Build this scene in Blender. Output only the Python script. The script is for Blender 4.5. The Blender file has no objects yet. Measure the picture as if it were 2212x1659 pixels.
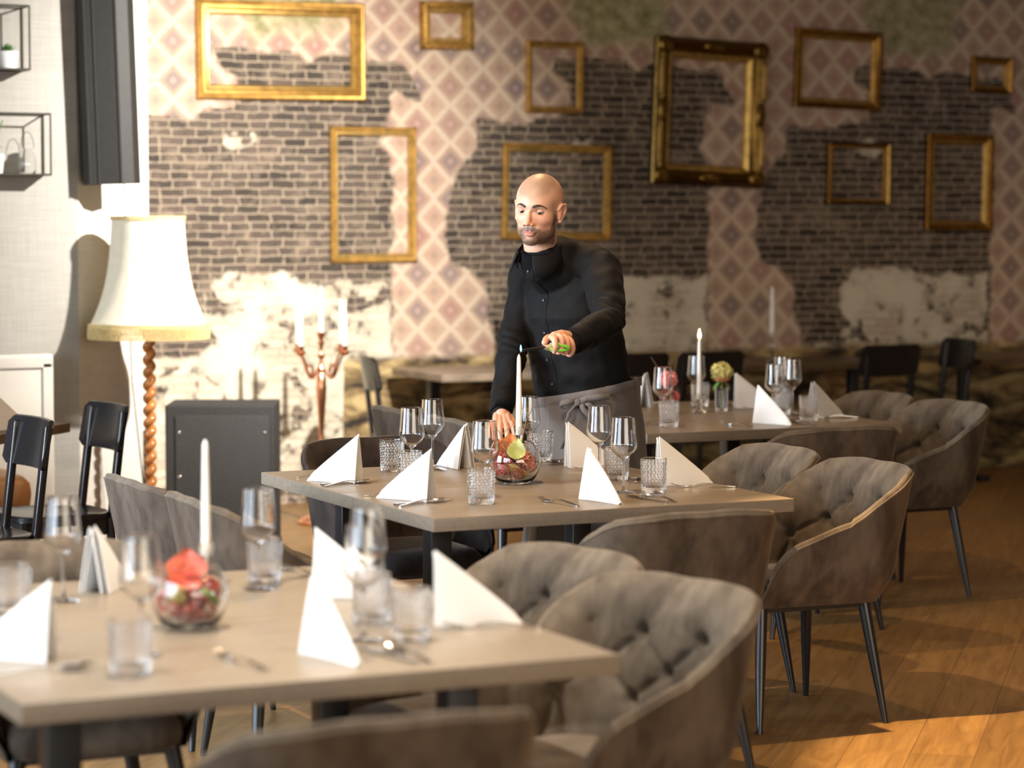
import bpy, bmesh, math, random
import numpy as np
from mathutils import Vector, Matrix, Euler

sc = bpy.context.scene
COL = sc.collection
R = math.radians
PI = math.pi

# ------------------------------------------------------------------ camera
CAM_H, CAM_YAW, CAM_PITCH, CAM_F = 1.62, 0.441, math.atan((829.5 - 460.0) / 5545.0), 5545.0
cam_d = bpy.data.cameras.new('camera')
cam = bpy.data.objects.new('camera', cam_d)
COL.objects.link(cam)
cam.location = (0, 0, CAM_H)
cam.rotation_euler = (PI / 2 - CAM_PITCH, 0, -CAM_YAW)
cam_d.sensor_width = 36.0
cam_d.lens = 36.0 * CAM_F / 2212.0
cam_d.dof.use_dof = True
cam_d.dof.focus_distance = 8.55
cam_d.dof.aperture_fstop = 2.4
cam_d.dof.aperture_blades = 0
cam_d.clip_end = 100
sc.camera = cam

# ------------------------------------------------------------------ view, sampling options
sc.view_settings.view_transform = 'Standard'
sc.view_settings.look = 'None'
sc.view_settings.exposure = 0.55
sc.view_settings.gamma = 1.0
sc.view_settings.use_curve_mapping = False
cy = sc.cycles
cy.use_denoising = True
cy.max_bounces = 28
cy.diffuse_bounces = 4
cy.glossy_bounces = 8
cy.transmission_bounces = 28
cy.transparent_max_bounces = 8
cy.sample_clamp_indirect = 6.0
cy.caustics_reflective = True
cy.caustics_refractive = True
cy.blur_glossy = 0.6

# ------------------------------------------------------------------ world and lights
world = bpy.data.worlds.new('world')
sc.world = world
world.use_nodes = True
wb = world.node_tree.nodes['Background']
wb.inputs[0].default_value = (0.75, 0.86, 1.0, 1)
wb.inputs[1].default_value = 0.25


def light(name, kind, loc, target, power, color=(1, 1, 1), size=0.1, size_y=None, angle=60, blend=0.5):
    ld = bpy.data.lights.new(name, kind)
    ld.energy = power
    ld.color = color
    if kind == 'AREA':
        ld.shape = 'RECTANGLE'
        ld.size = size
        ld.size_y = size_y or size
    elif kind == 'SPOT':
        ld.shadow_soft_size = size
        ld.spot_size = R(angle)
        ld.spot_blend = blend
    else:
        ld.shadow_soft_size = size
    lo = bpy.data.objects.new(name, ld)
    lo.location = loc
    d = Vector(target) - Vector(loc)
    lo.rotation_euler = d.to_track_quat('-Z', 'Y').to_euler()
    COL.objects.link(lo)
    return lo


WARM = (1.0, 0.78, 0.52)
SOFT = (1.0, 0.90, 0.76)
DAY = (0.74, 0.87, 1.0)
# daylight through the tall windows of the left wall
for y, tgt, pw, sx_, spr in ((4.6, (1.8, 6.0, 0.2), 65, 3.6, 85), (8.9, (3.6, 8.2, 1.15), 85, 2.6, 62)):
    w_ = light('window_daylight', 'AREA', (-2.4, y, 1.75), tgt, pw, DAY, sx_, 2.4)
    w_.data.spread = R(spr)
# unseen fill added behind the camera to brighten glass, cutlery and front faces
w_ = light('window_daylight', 'AREA', (3.2, -1.85, 1.9), (3.6, 6.0, 0.6), 50, (1.0, 0.86, 0.68), 6.0, 2.0)
w_.data.spread = R(90)
# spotlight on the stage corner with the floor lamp
light('stage_spot', 'SPOT', (4.9, 8.6, 3.2), (4.02, 13.2, 1.30), 1900, (1.0, 0.95, 0.88), 0.05, angle=68, blend=1.0)
# warm ceiling downlights over the dining tables
for dx, dy, pw, cl, an in ((1.6, 5.0, 330, (1.0, 0.93, 0.82), 96), (0.3, 4.4, 130, (1.0, 0.93, 0.82), 100), (2.9, 6.70, 205, (1.0, 0.69, 0.39), 118), (4.5, 9.3, 100, (1.0, 0.64, 0.32), 118)):
    light('ceiling_downlight', 'SPOT', (dx, dy, 3.24), (dx, dy, 0), pw, cl, 0.04, angle=an, blend=0.6)
# unseen fill spot added to brighten the man's face
light('ceiling_downlight', 'SPOT', (2.3, 7.1, 3.1), (4.1, 8.3, 1.5), 50, (1.0, 0.88, 0.76), 0.35, angle=34, blend=0.8)
# aisle downlight; unseen warm fill added behind the camera and by the dim wall
for dx, dy, pw in ((0.8, 1.0, 30), (3.8, 2.4, 70), (7.4, 5.2, 40), (9.2, 10.4, 38)):
    light('ceiling_downlight', 'SPOT', (dx, dy, 3.24), (dx, dy, 0), pw, (1.0, 0.60, 0.26), 0.08, angle=150, blend=0.5)
# track spot whose beam grazes the middle table edge and lands on the open floor
light('track_spot', 'SPOT', (2.9, 6.7, 3.22), (4.85, 5.92, 0.0), 900, (1.0, 0.66, 0.30), 0.03, angle=31, blend=0.35)

# ------------------------------------------------------------------ object helpers


def tag(o, label=None, cat=None, group=None, kind=None):
    if label:
        o['label'] = label
    if cat:
        o['category'] = cat
    if group:
        o['group'] = group
    if kind:
        o['kind'] = kind
    return o


def empty(name, loc=(0, 0, 0), rz=0.0):
    o = bpy.data.objects.new(name, None)
    o.empty_display_size = 0.05
    o.location = loc
    o.rotation_euler = (0, 0, rz)
    COL.objects.link(o)
    return o


def copy_tree(o, parent=None):
    c = o.copy()
    COL.objects.link(c)
    if parent is not None:
        c.parent = parent
        c.matrix_parent_inverse = o.matrix_parent_inverse.copy()
    for ch in list(o.children):
        copy_tree(ch, c)
    return c


class MB:
    """collects vertices and faces of one mesh"""

    def __init__(self):
        self.v = []
        self.f = []

    def add(self, vs, fs):
        n = len(self.v)
        self.v += [tuple(p) for p in vs]
        self.f += [tuple(i + n for i in f) for f in fs]
        return n

    def box(self, c, s, rz=0.0, bevel=0.0, rot=None):
        bm = bmesh.new()
        bmesh.ops.create_cube(bm, size=1.0)
        for p in bm.verts:
            p.co = Vector((p.co.x * s[0], p.co.y * s[1], p.co.z * s[2]))
        if bevel > 0:
            bmesh.ops.bevel(bm, geom=list(bm.edges), offset=bevel, segments=3, profile=0.6, affect='EDGES')
        m = Matrix.Translation(c) @ (rot.to_matrix().to_4x4() if rot else Matrix.Rotation(rz, 4, 'Z'))
        bm.verts.index_update()
        self.add([m @ p.co for p in bm.verts], [[p.index for p in f.verts] for f in bm.faces])
        bm.free()

    def tube(self, pts, radii, n=10, cap=True, squash=None, up=None):
        """swept tube with a radius at each point; squash = (a, b) ellipse factors"""
        pts = [Vector(p) for p in pts]
        if not hasattr(radii, '__len__'):
            radii = [radii] * len(pts)
        rings = []
        prev = None
        for i, p in enumerate(pts):
            if i == 0:
                t = pts[1] - pts[0]
            elif i == len(pts) - 1:
                t = pts[-1] - pts[-2]
            else:
                t = (pts[i + 1] - pts[i]).normalized() + (pts[i] - pts[i - 1]).normalized()
            t.normalize()
            if prev is None:
                a = Vector(up) if up else (Vector((0, 0, 1)) if abs(t.z) < 0.9 else Vector((1, 0, 0)))
            else:
                a = prev
            u = (a - t * a.dot(t)).normalized()
            prev = u
            w = t.cross(u)
            r = radii[i]
            sa, sb = squash[i] if (squash and hasattr(squash[0], '__len__')) else (squash or (1, 1))
            rings.append([p + u * (math.cos(2 * PI * k / n) * r * sa) + w * (math.sin(2 * PI * k / n) * r * sb) for k in range(n)])
        vs = [q for r in rings for q in r]
        fs = []
        for i in range(len(rings) - 1):
            for k in range(n):
                k2 = (k + 1) % n
                fs.append((i * n + k, i * n + k2, (i + 1) * n + k2, (i + 1) * n + k))
        if cap:
            fs.append(tuple(range(n - 1, -1, -1)))
            m = (len(rings) - 1) * n
            fs.append(tuple(m + k for k in range(n)))
        self.add(vs, fs)

    def lathe(self, prof, n=32, c=(0, 0, 0), fn=None):
        """profile of (r, z) turned about z; ends with r = 0 are closed"""
        vs, idx = [], []
        for (r, z) in prof:
            if r <= 1e-6:
                idx.append([len(vs)] * n)
                vs.append((c[0], c[1], c[2] + z))
            else:
                row = []
                for k in range(n):
                    a = 2 * PI * k / n
                    rr = r * (fn(a, z, r) if fn else 1.0)
                    row.append(len(vs))
                    vs.append((c[0] + rr * math.cos(a), c[1] + rr * math.sin(a), c[2] + z))
                idx.append(row)
        fs = []
        for i in range(len(prof) - 1):
            A, B = idx[i], idx[i + 1]
            for k in range(n):
                k2 = (k + 1) % n
                q = [A[k], A[k2], B[k2], B[k]]
                q2 = []
                for x in q:
                    if x not in q2:
                        q2.append(x)
                if len(q2) > 2:
                    fs.append(tuple(q2))
        self.add(vs, fs)

    def grid(self, P, close_u=False):
        """P[i][j] points; faces between neighbours"""
        nu, nv = len(P), len(P[0])
        vs = [p for row in P for p in row]
        fs = []
        for i in range(nu if close_u else nu - 1):
            i2 = (i + 1) % nu
            for j in range(nv - 1):
                fs.append((i * nv + j, i2 * nv + j, i2 * nv + j + 1, i * nv + j + 1))
        self.add(vs, fs)

    def ball(self, c, r, seg=12, rings=8):
        rx, ry, rz = r if hasattr(r, '__len__') else (r, r, r)
        prof = [(math.sin(PI * i / rings), -math.cos(PI * i / rings)) for i in range(rings + 1)]
        prof[0] = (0, -1)
        prof[-1] = (0, 1)
        t = MB()
        t.lathe(prof, seg)
        self.add([(c[0] + p[0] * rx, c[1] + p[1] * ry, c[2] + p[2] * rz) for p in t.v], t.f)

    def xform(self, m):
        self.v = [tuple(m @ Vector(p)) for p in self.v]
        return self

    def join(self, other, m=None):
        self.add([(m @ Vector(p)) if m else p for p in other.v], other.f)

    def mesh(self, name, mat=None, smooth=True, angle=40):
        me = bpy.data.meshes.new(name)
        me.from_pydata(self.v, [], self.f)
        me.validate()
        bm = bmesh.new()
        bm.from_mesh(me)
        bmesh.ops.recalc_face_normals(bm, faces=bm.faces)
        bm.to_mesh(me)
        bm.free()
        if mat:
            me.materials.append(mat)
        if smooth:
            me.polygons.foreach_set('use_smooth', [True] * len(me.polygons))
            if angle:
                me.set_sharp_from_angle(angle=R(angle))
        me.update()
        return me

    def build(self, name, mat=None, parent=None, smooth=True, angle=40):
        o = bpy.data.objects.new(name, self.mesh(name, mat, smooth, angle))
        if parent is not None:
            o.parent = parent
        COL.objects.link(o)
        return o


def link_mesh(name, me, parent=None):
    o = bpy.data.objects.new(name, me)
    if parent is not None:
        o.parent = parent
    COL.objects.link(o)
    return o


def smoothstep(a, b, x):
    t = min(1.0, max(0.0, (x - a) / (b - a)))
    return t * t * (3 - 2 * t)


# ------------------------------------------------------------------ materials


class NT:
    """small helper to write node trees"""

    def __init__(self, name):
        self.m = bpy.data.materials.new(name)
        self.m.use_nodes = True
        self.t = self.m.node_tree
        self.b = self.t.nodes['Principled BSDF']

    def n(self, typ, **kw):
        nd = self.t.nodes.new(typ)
        for k, v in kw.items():
            setattr(nd, k, v)
        return nd

    def link(self, a, b):
        self.t.links.new(a, b)

    def math(self, op, a, b=None, c=None, clamp=False):
        nd = self.n('ShaderNodeMath', operation=op)
        nd.use_clamp = clamp
        for i, x in enumerate((a, b, c)):
            if x is None:
                continue
            if isinstance(x, (int, float)):
                nd.inputs[i].default_value = x
            else:
                self.link(x, nd.inputs[i])
        return nd.outputs[0]

    def mix(self, fac, a, b, blend='MIX'):
        nd = self.n('ShaderNodeMix', data_type='RGBA', blend_type=blend)
        for s, x in ((nd.inputs[0], fac), (nd.inputs[6], a), (nd.inputs[7], b)):
            if isinstance(x, (int, float)):
                s.default_value = x
            elif isinstance(x, tuple):
                s.default_value = x + (1,) if len(x) == 3 else x
            else:
                self.link(x, s)
        return nd.outputs[2]

    def noise(self, scale, detail=4, rough=0.5, vec=None, dist=0.0):
        nd = self.n('ShaderNodeTexNoise')
        nd.inputs['Scale'].default_value = scale
        nd.inputs['Detail'].default_value = detail
        nd.inputs['Roughness'].default_value = rough
        nd.inputs['Distortion'].default_value = dist
        if vec is not None:
            self.link(vec, nd.inputs['Vector'])
        return nd.outputs['Fac']

    def ramp(self, fac, stops):
        nd = self.n('ShaderNodeValToRGB')
        el = nd.color_ramp.elements
        while len(el) < len(stops):
            el.new(0.5)
        for e, (p, c) in zip(el, stops):
            e.position = p
            e.color = c + (1,) if len(c) == 3 else c
        self.link(fac, nd.inputs[0])
        return nd.outputs[0]

    def coord(self, kind='Object'):
        return self.n('ShaderNodeTexCoord').outputs[kind]

    def mapping(self, vec, scale=(1, 1, 1), rot=(0, 0, 0), loc=(0, 0, 0)):
        nd = self.n('ShaderNodeMapping')
        nd.inputs['Scale'].default_value = scale
        nd.inputs['Rotation'].default_value = rot
        nd.inputs['Location'].default_value = loc
        self.link(vec, nd.inputs['Vector'])
        return nd.outputs[0]

    def bump(self, h, strength=0.3, dist=0.01):
        nd = self.n('ShaderNodeBump')
        nd.inputs['Strength'].default_value = strength
        nd.inputs['Distance'].default_value = dist
        self.link(h, nd.inputs['Height'])
        self.link(nd.outputs[0], self.b.inputs['Normal'])

    def set(self, **kw):
        for k, v in kw.items():
            s = self.b.inputs[k.replace('_', ' ')]
            if isinstance(v, tuple):
                s.default_value = v + (1,) if (len(v) == 3 and s.type == 'RGBA') else v
            elif isinstance(v, (int, float)):
                s.default_value = v
            else:
                self.link(v, s)
        return self


def simple(name, col, rough=0.5, metal=0.0, var=0.0, vscale=12.0, bump=0.0, bscale=60.0, **kw):
    t = NT(name)
    if var > 0:
        nz = t.noise(vscale, 4, 0.55, t.coord())
        lo = tuple(c * (1 - var) for c in col)
        hi = tuple(min(1, c * (1 + var)) for c in col)
        t.set(Base_Color=t.ramp(nz, [(0.3, lo), (0.7, hi)]))
    else:
        t.set(Base_Color=col)
    t.set(Roughness=rough, Metallic=metal)
    if bump > 0:
        t.bump(t.noise(bscale, 3, 0.6, t.coord()), bump, 0.002)
    if kw:
        t.set(**kw)
    return t.m


M = {}
M['black_metal'] = simple('black powder coated steel', (0.012, 0.012, 0.013), 0.32)
M['black_wood'] = simple('black lacquered wood', (0.010, 0.009, 0.010), 0.22, var=0.2, vscale=6)
M['white_cloth'] = simple('white linen', (0.67, 0.655, 0.635), 0.85, bump=0.15, bscale=500)
M['glass'] = simple('clear glass', (1, 1, 1), 0.0, Transmission_Weight=1.0, IOR=1.48)
M['steel'] = simple('polished cutlery steel', (0.72, 0.71, 0.69), 0.13, 1.0)
M['wax'] = simple('white candle wax', (0.80, 0.77, 0.70), 0.45, Subsurface_Weight=0.3, Subsurface_Radius=(0.02, 0.015, 0.01), Subsurface_Scale=0.3)
M['copper'] = simple('copper', (0.75, 0.36, 0.20), 0.22, 1.0, var=0.1)
M['wick'] = simple('wick', (0.05, 0.04, 0.03), 0.9)


def velvet(name, dark, light_):
    t = NT(name)
    co = t.coord()
    n1 = t.noise(5.0, 3, 0.55, t.mapping(co, (1.6, 1.6, 0.9)), 0.6)
    n2 = t.noise(24.0, 4, 0.6, t.mapping(co, (1.5, 1.5, 0.7)))
    f = t.math('ADD', t.math('MULTIPLY', n1, 0.75), t.math('MULTIPLY', n2, 0.25))
    t.set(Base_Color=t.ramp(f, [(0.38, dark), (0.62, light_)]), Roughness=0.85,
          Sheen_Weight=0.22, Sheen_Roughness=0.30, Sheen_Tint=(0.95, 0.84, 0.72))
    t.b.inputs['Specular IOR Level'].default_value = 0.2
    return t.m


M['velvet'] = velvet('taupe velvet', (0.062, 0.047, 0.034), (0.140, 0.109, 0.080))
M['velvet_back'] = velvet('taupe velvet outer shell', (0.044, 0.031, 0.022), (0.104, 0.076, 0.055))

M['velvet_dark'] = velvet('dark brown velvet', (0.014, 0.010, 0.009), (0.034, 0.024, 0.020))  # darker copy of the taupe velvet for one chair

# table laminate: grey brown with faint grain and rusty speckle on the edges
t = NT('grey brown laminate')
co = t.coord()
g = t.noise(9.0, 6, 0.65, t.mapping(co, (0.6, 6.0, 6.0)), 0.4)
s = t.noise(55.0, 5, 0.7, co)
b1 = t.ramp(g, [(0.25, (0.165, 0.128, 0.092)), (0.75, (0.250, 0.203, 0.150))])
b2 = t.mix(t.math('MULTIPLY', t.ramp(s, [(0.45, (0, 0, 0)), (0.75, (1, 1, 1))]), 0.45), b1, (0.13, 0.095, 0.075))
t.set(Base_Color=b2, Roughness=0.36)
t.b.inputs['Specular IOR Level'].default_value = 0.55
t.bump(s, 0.05, 0.001)
M['laminate'] = t.m
# ================================================================== THE ROOM
YW = 13.45            # mural wall
CEIL = 3.3
XL, XR, YF = -2.5, 11.5, -2.0


def poly_sd(px, pz, poly):
    """signed distance, positive inside"""
    poly = np.array(poly)
    d = np.full(px.shape, 1e9)
    ins = np.zeros(px.shape, bool)
    for i in range(len(poly)):
        ax, az = poly[i]
        bx, bz = poly[(i + 1) % len(poly)]
        ex, ez = bx - ax, bz - az
        t = np.clip(((px - ax) * ex + (pz - az) * ez) / (ex * ex + ez * ez + 1e-12), 0, 1)
        d = np.minimum(d, np.hypot(px - ax - t * ex, pz - az - t * ez))
        c = ((az > pz) != (bz > pz)) & (px < (bx - ax) * (pz - az) / (bz - az + 1e-12) + ax)
        ins ^= c
    return np.where(ins, d, -d)


BLOB = [(4.195, 0.6), (4.195, 0.845), (4.136, 1.034), (4.151, 1.14), (4.122, 1.221), (4.005, 1.288), (3.932, 1.316), (3.874, 1.409), (3.883, 1.62), (3.904, 1.726), (3.918, 1.818), (3.962, 1.871), (4.006, 1.937), (4.07, 1.991), (4.078, 2.07), (4.067, 2.155), (4.134, 2.149), (4.228, 2.15), (4.298, 2.139), (4.376, 2.128), (4.44, 2.131), (4.448, 2.166), (4.511, 2.175), (4.663, 2.195), (4.683, 2.357), (4.622, 2.391), (4.564, 2.44), (4.567, 2.516), (4.676, 2.524), (4.837, 2.515), (5.03, 2.513), (5.103, 2.454), (5.197, 2.499), (5.313, 2.51), (5.455, 2.462), (5.615, 2.479), (5.68, 2.46), (5.7, 2.398), (5.76, 2.303), (5.774, 2.259), (5.7, 2.258), (5.635, 2.29), (5.595, 2.274), (5.603, 2.212), (5.566, 2.149), (5.566, 2.115), (5.526, 2.008), (5.566, 1.956), (5.602, 1.852), (5.633, 1.798), (5.602, 1.745), (5.584, 1.649), (5.612, 1.552), (5.592, 1.463), (5.592, 1.254), (5.59, 0.6)]
PLASTER = [(4.556, 0.6), (4.477, 0.859), (4.557, 0.934), (4.478, 1.012), (4.466, 1.164), (4.52, 1.24), (4.613, 1.277), (4.721, 1.294), (4.911, 1.287), (5.047, 1.247), (5.157, 1.22), (5.282, 1.257), (5.352, 1.23), (5.464, 1.224), (5.577, 1.254), (5.59, 0.6)]
LOWER = [(4.2, 0.0), (4.2, 0.82), (5.59, 0.82), (5.59, 0.0)]
PATCH = [(4.571, 1.999), (4.619, 2.046), (4.7, 2.062), (4.796, 2.053), (4.796, 2.015), (4.726, 1.976), (4.619, 1.962)]
MOSS = [(4.63, 3.4), (4.671, 2.855), (4.701, 2.776), (4.746, 2.697), (4.777, 2.631), (4.96, 2.65), (5.113, 2.627), (5.237, 2.671), (5.298, 2.877), (5.34, 3.4)]
PERIOD = 2.055

# the papered wall: printed mural of crumbling wallpaper over brick
x0, x1, st = 4.05, XR, 0.02
nx, nz = int((x1 - x0) / st) + 1, int(CEIL / st) + 1
gx, gz = np.meshgrid(np.linspace(x0, x1, nx), np.linspace(0, CEIL, nz), indexing='ij')


def rep(poly):
    s = np.full(gx.shape, -1e9)
    for k in range(0, 4):
        s = np.maximum(s, poly_sd(gx, gz, [(a + k * PERIOD, b) for a, b in poly]))
    return s


sd_b = rep(BLOB)
sd_p = np.maximum(np.maximum(rep(PLASTER), rep(PATCH)), rep(LOWER))
sd_m = rep(MOSS)
sd_s = np.minimum(0.80 - gz, np.where(gx > 5.3, 1.0, gx - 5.4))
mw = MB()
mw.grid([[(gx[i, j], YW, gz[i, j]) for j in range(nz)] for i in range(nx)])
me = bpy.data.meshes.new('wall_back')
me.from_pydata(mw.v, [], [f[::-1] for f in mw.f])
for nm, arr in (('sd_brick', sd_b), ('sd_plaster', sd_p), ('sd_moss', sd_m), ('sd_stone', sd_s)):
    at = me.attributes.new(nm, 'FLOAT', 'POINT')
    at.data.foreach_set('value', np.clip(arr, -1, 1).astype(np.float32).ravel())

t = NT('mural of peeling wallpaper over brick')
co = t.coord('Object')
sx = t.n('ShaderNodeSeparateXYZ')
t.link(co, sx.inputs[0])
X, Z = sx.outputs[0], sx.outputs[2]
cv = t.n('ShaderNodeCombineXYZ')
t.link(X, cv.inputs[0])
t.link(Z, cv.inputs[1])
P2 = cv.outputs[0]


def mask(att, amp, sc_, soft=0.012, off=0.0):
    a = t.n('ShaderNodeAttribute', attribute_name=att).outputs['Fac']
    nz_ = t.noise(sc_, 5, 0.62, P2)
    v = t.math('ADD', a, t.math('MULTIPLY', t.math('SUBTRACT', nz_, 0.5), amp))
    mr = t.n('ShaderNodeMapRange')
    mr.inputs['From Min'].default_value = off - soft
    mr.inputs['From Max'].default_value = off + soft
    t.link(v, mr.inputs['Value'])
    return mr.outputs[0]


m_b = mask('sd_brick', 0.10, 9.0)
m_p = mask('sd_plaster', 0.16, 8.0)
m_m = mask('sd_moss', 0.30, 7.0, 0.05, -0.03)
m_s = mask('sd_stone', 0.10, 5.0, 0.02)
# bricks
jit = t.n('ShaderNodeTexNoise')
jit.inputs['Scale'].default_value = 11
jit.inputs['Detail'].default_value = 4
t.link(P2, jit.inputs['Vector'])
vm = t.n('ShaderNodeVectorMath', operation='MULTIPLY_ADD')
t.link(jit.outputs['Color'], vm.inputs[0])
vm.inputs[1].default_value = (0.050, 0.024, 0)
t.link(P2, vm.inputs[2])


def bricks(c1, c2, cm, mort=0.0036):
    bt = t.n('ShaderNodeTexBrick')
    t.link(vm.outputs[0], bt.inputs['Vector'])
    bt.inputs['Color1'].default_value = c1 + (1,)
    bt.inputs['Color2'].default_value = c2 + (1,)
    bt.inputs['Mortar'].default_value = cm + (1,)
    bt.inputs['Scale'].default_value = 1.0
    bt.inputs['Mortar Size'].default_value = mort
    bt.inputs['Mortar Smooth'].default_value = 0.35
    bt.inputs['Brick Width'].default_value = 0.142
    bt.inputs['Row Height'].default_value = 0.0465
    bt.squash = 0.8
    bt.squash_frequency = 3
    return bt


bt = bricks((0.030, 0.022, 0.016), (0.105, 0.076, 0.057), (0.40, 0.315, 0.225))
wash = t.noise(6.0, 6, 0.65, P2)
wash2 = t.noise(38.0, 3, 0.6, P2)
c_b = t.mix(t.math('MULTIPLY', t.ramp(wash, [(0.52, (0, 0, 0)), (0.66, (1, 1, 1))]), 0.45), bt.outputs['Color'], (0.33, 0.25, 0.18))
c_b = t.mix(t.math('MULTIPLY', t.ramp(wash, [(0.30, (1, 1, 1)), (0.42, (0, 0, 0))]), 0.75), c_b, (0.035, 0.026, 0.020))
c_b = t.mix(t.math('MULTIPLY', t.ramp(wash2, [(0.62, (0, 0, 0)), (0.72, (1, 1, 1))]), 0.6), c_b, (0.45, 0.36, 0.27))
# plaster with brick hints
bp = bricks((0.60, 0.54, 0.42), (0.46, 0.39, 0.29), (0.34, 0.28, 0.21), 0.004)
hole = t.noise(7.5, 5, 0.6, P2, 0.4)
c_p = t.mix(t.ramp(hole, [(0.535, (0, 0, 0)), (0.575, (1, 1, 1))]), bp.outputs['Color'], c_b)
c_p = t.mix(t.ramp(t.noise(3.1, 3, 0.5, P2), [(0.45, (0, 0, 0)), (0.6, (1, 1, 1))]), c_p, (0.62, 0.57, 0.45))
# wallpaper lattice
U = t.math('DIVIDE', X, 0.2055)
Vv = t.math('DIVIDE', Z, 0.2125)
pu = t.math('ABSOLUTE', t.math('SUBTRACT', t.math('FRACT', U), 0.5))
pv = t.math('ABSOLUTE', t.math('SUBTRACT', t.math('FRACT', Vv), 0.5))
dc = t.math('SUBTRACT', 1.0, t.math('ADD', pu, pv))          # 0 at lattice corners, 1 at cell centre
idv = t.n('ShaderNodeCombineXYZ')
t.link(t.math('FLOOR', t.math('ADD', U, 0.5)), idv.inputs[0])
t.link(t.math('FLOOR', t.math('ADD', Vv, 0.5)), idv.inputs[1])
wn = t.n('ShaderNodeTexWhiteNoise')
t.link(idv.outputs[0], wn.inputs['Vector'])
tone = t.math('ADD', t.math('MULTIPLY', wn.outputs['Value'], 0.55), t.math('MULTIPLY', t.noise(1.1, 2, 0.5, P2), 0.5))
ros = t.ramp(tone, [(0.15, (0.28, 0.10, 0.085)), (0.42, (0.30, 0.155, 0.125)), (0.6, (0.17, 0.12, 0.12)), (0.85, (0.085, 0.075, 0.085))])
wd = t.math('ADD', dc, t.math('MULTIPLY', t.math('SUBTRACT', t.noise(60, 2, 0.5, P2), 0.5), 0.10))
pk = t.mix(t.noise(1.6, 3, 0.5, P2), (0.44, 0.255, 0.185), (0.43, 0.32, 0.22))
c_w = t.mix(t.ramp(wd, [(0.10, (1, 1, 1)), (0.14, (0, 0, 0))]), t.mix(t.ramp(wd, [(0.16, (0, 0, 0)), (0.44, (1, 1, 1))]), ros, pk), t.mix(0.5, ros, (0.55, 0.36, 0.30)))
petal = t.ramp(wd, [(0.40, (0, 0, 0)), (0.50, (1, 1, 1)), (0.56, (1, 1, 1)), (0.68, (0, 0, 0))])
c_w = t.mix(t.math('MULTIPLY', petal, 0.80), c_w, (0.62, 0.52, 0.39))
cen = t.ramp(wd, [(0.80, (0, 0, 0)), (0.92, (1, 1, 1))])
c_w = t.mix(t.math('MULTIPLY', cen, 0.5), c_w, ros)
c_w = t.mix(t.math('MULTIPLY', t.noise(2.2, 4, 0.6, P2), 0.38), c_w, (0.54, 0.44, 0.34))
c_w = t.mix(t.math('MULTIPLY', t.ramp(t.noise(55, 3, 0.7, P2), [(0.45, (0, 0, 0)), (0.65, (1, 1, 1))]), 0.22), c_w, (0.30, 0.16, 0.13))
# moss stained plaster and rough stone
c_m = t.ramp(t.noise(12, 5, 0.6, P2), [(0.3, (0.16, 0.15, 0.06)), (0.55, (0.36, 0.32, 0.18)), (0.75, (0.50, 0.45, 0.32))])
st1 = t.noise(1.0, 6, 0.62, t.mapping(P2, (3.2, 8.5, 1)), 0.6)
c_s = t.ramp(st1, [(0.38, (0.020, 0.013, 0.008)), (0.50, (0.18, 0.12, 0.050)), (0.62, (0.50, 0.37, 0.17))])
col = t.mix(m_m, c_w, c_m)
col = t.mix(m_b, col, c_b)
col = t.mix(m_p, col, c_p)
col = t.mix(m_s, col, c_s)
t.set(Base_Color=col, Roughness=0.8)
M['mural'] = t.m
me.materials.append(M['mural'])
tag(link_mesh('wall_back', me), kind='structure')

# plain papered walls on the left, windows, ceiling, floor
t = NT('grass cloth wallpaper')
co = t.coord()
w = t.noise(1.0, 4, 0.6, t.mapping(co, (6, 6, 90)))
w2 = t.noise(1.0, 4, 0.6, t.mapping(co, (110, 110, 5)))
f = t.math('ADD', t.math('MULTIPLY', w, 0.5), t.math('MULTIPLY', w2, 0.5))
t.set(Base_Color=t.ramp(f, [(0.35, (0.55, 0.51, 0.45)), (0.65, (0.66, 0.63, 0.57))]), Roughness=0.8)
t.bump(f, 0.15, 0.002)
M['grasscloth'] = t.m
t = NT('grey grass cloth wallpaper')  # alcove's weaker light put into a darker copy of the grass cloth
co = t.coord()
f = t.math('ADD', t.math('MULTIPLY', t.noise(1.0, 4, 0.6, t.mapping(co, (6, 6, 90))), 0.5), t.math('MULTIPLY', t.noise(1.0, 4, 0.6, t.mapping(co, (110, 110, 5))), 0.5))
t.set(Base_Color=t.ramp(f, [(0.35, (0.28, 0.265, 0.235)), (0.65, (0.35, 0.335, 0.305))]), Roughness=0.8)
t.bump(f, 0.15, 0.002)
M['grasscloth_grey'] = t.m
M['plain_wall'] = simple('painted wall', (0.30, 0.22, 0.15), 0.9)
M['ceiling'] = simple('painted ceiling', (0.50, 0.44, 0.36), 0.9)


def wall_slab(name, a, b, mat, z0=0.0, z1=CEIL, th=0.12, side=1):
    a, b = Vector((a[0], a[1], 0)), Vector((b[0], b[1], 0))
    d = (b - a).normalized()
    nrm = Vector((-d.y, d.x, 0)) * side * th
    mb = MB()
    q = [a, b, b + nrm, a + nrm]
    mb.add([p + Vector((0, 0, z0)) for p in q] + [p + Vector((0, 0, z1)) for p in q],
           [(0, 1, 2, 3), (4, 5, 6, 7), (0, 1, 5, 4), (1, 2, 6, 5), (2, 3, 7, 6), (3, 0, 4, 7)])
    return tag(mb.build(name, mat, smooth=False), kind='structure')


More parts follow.
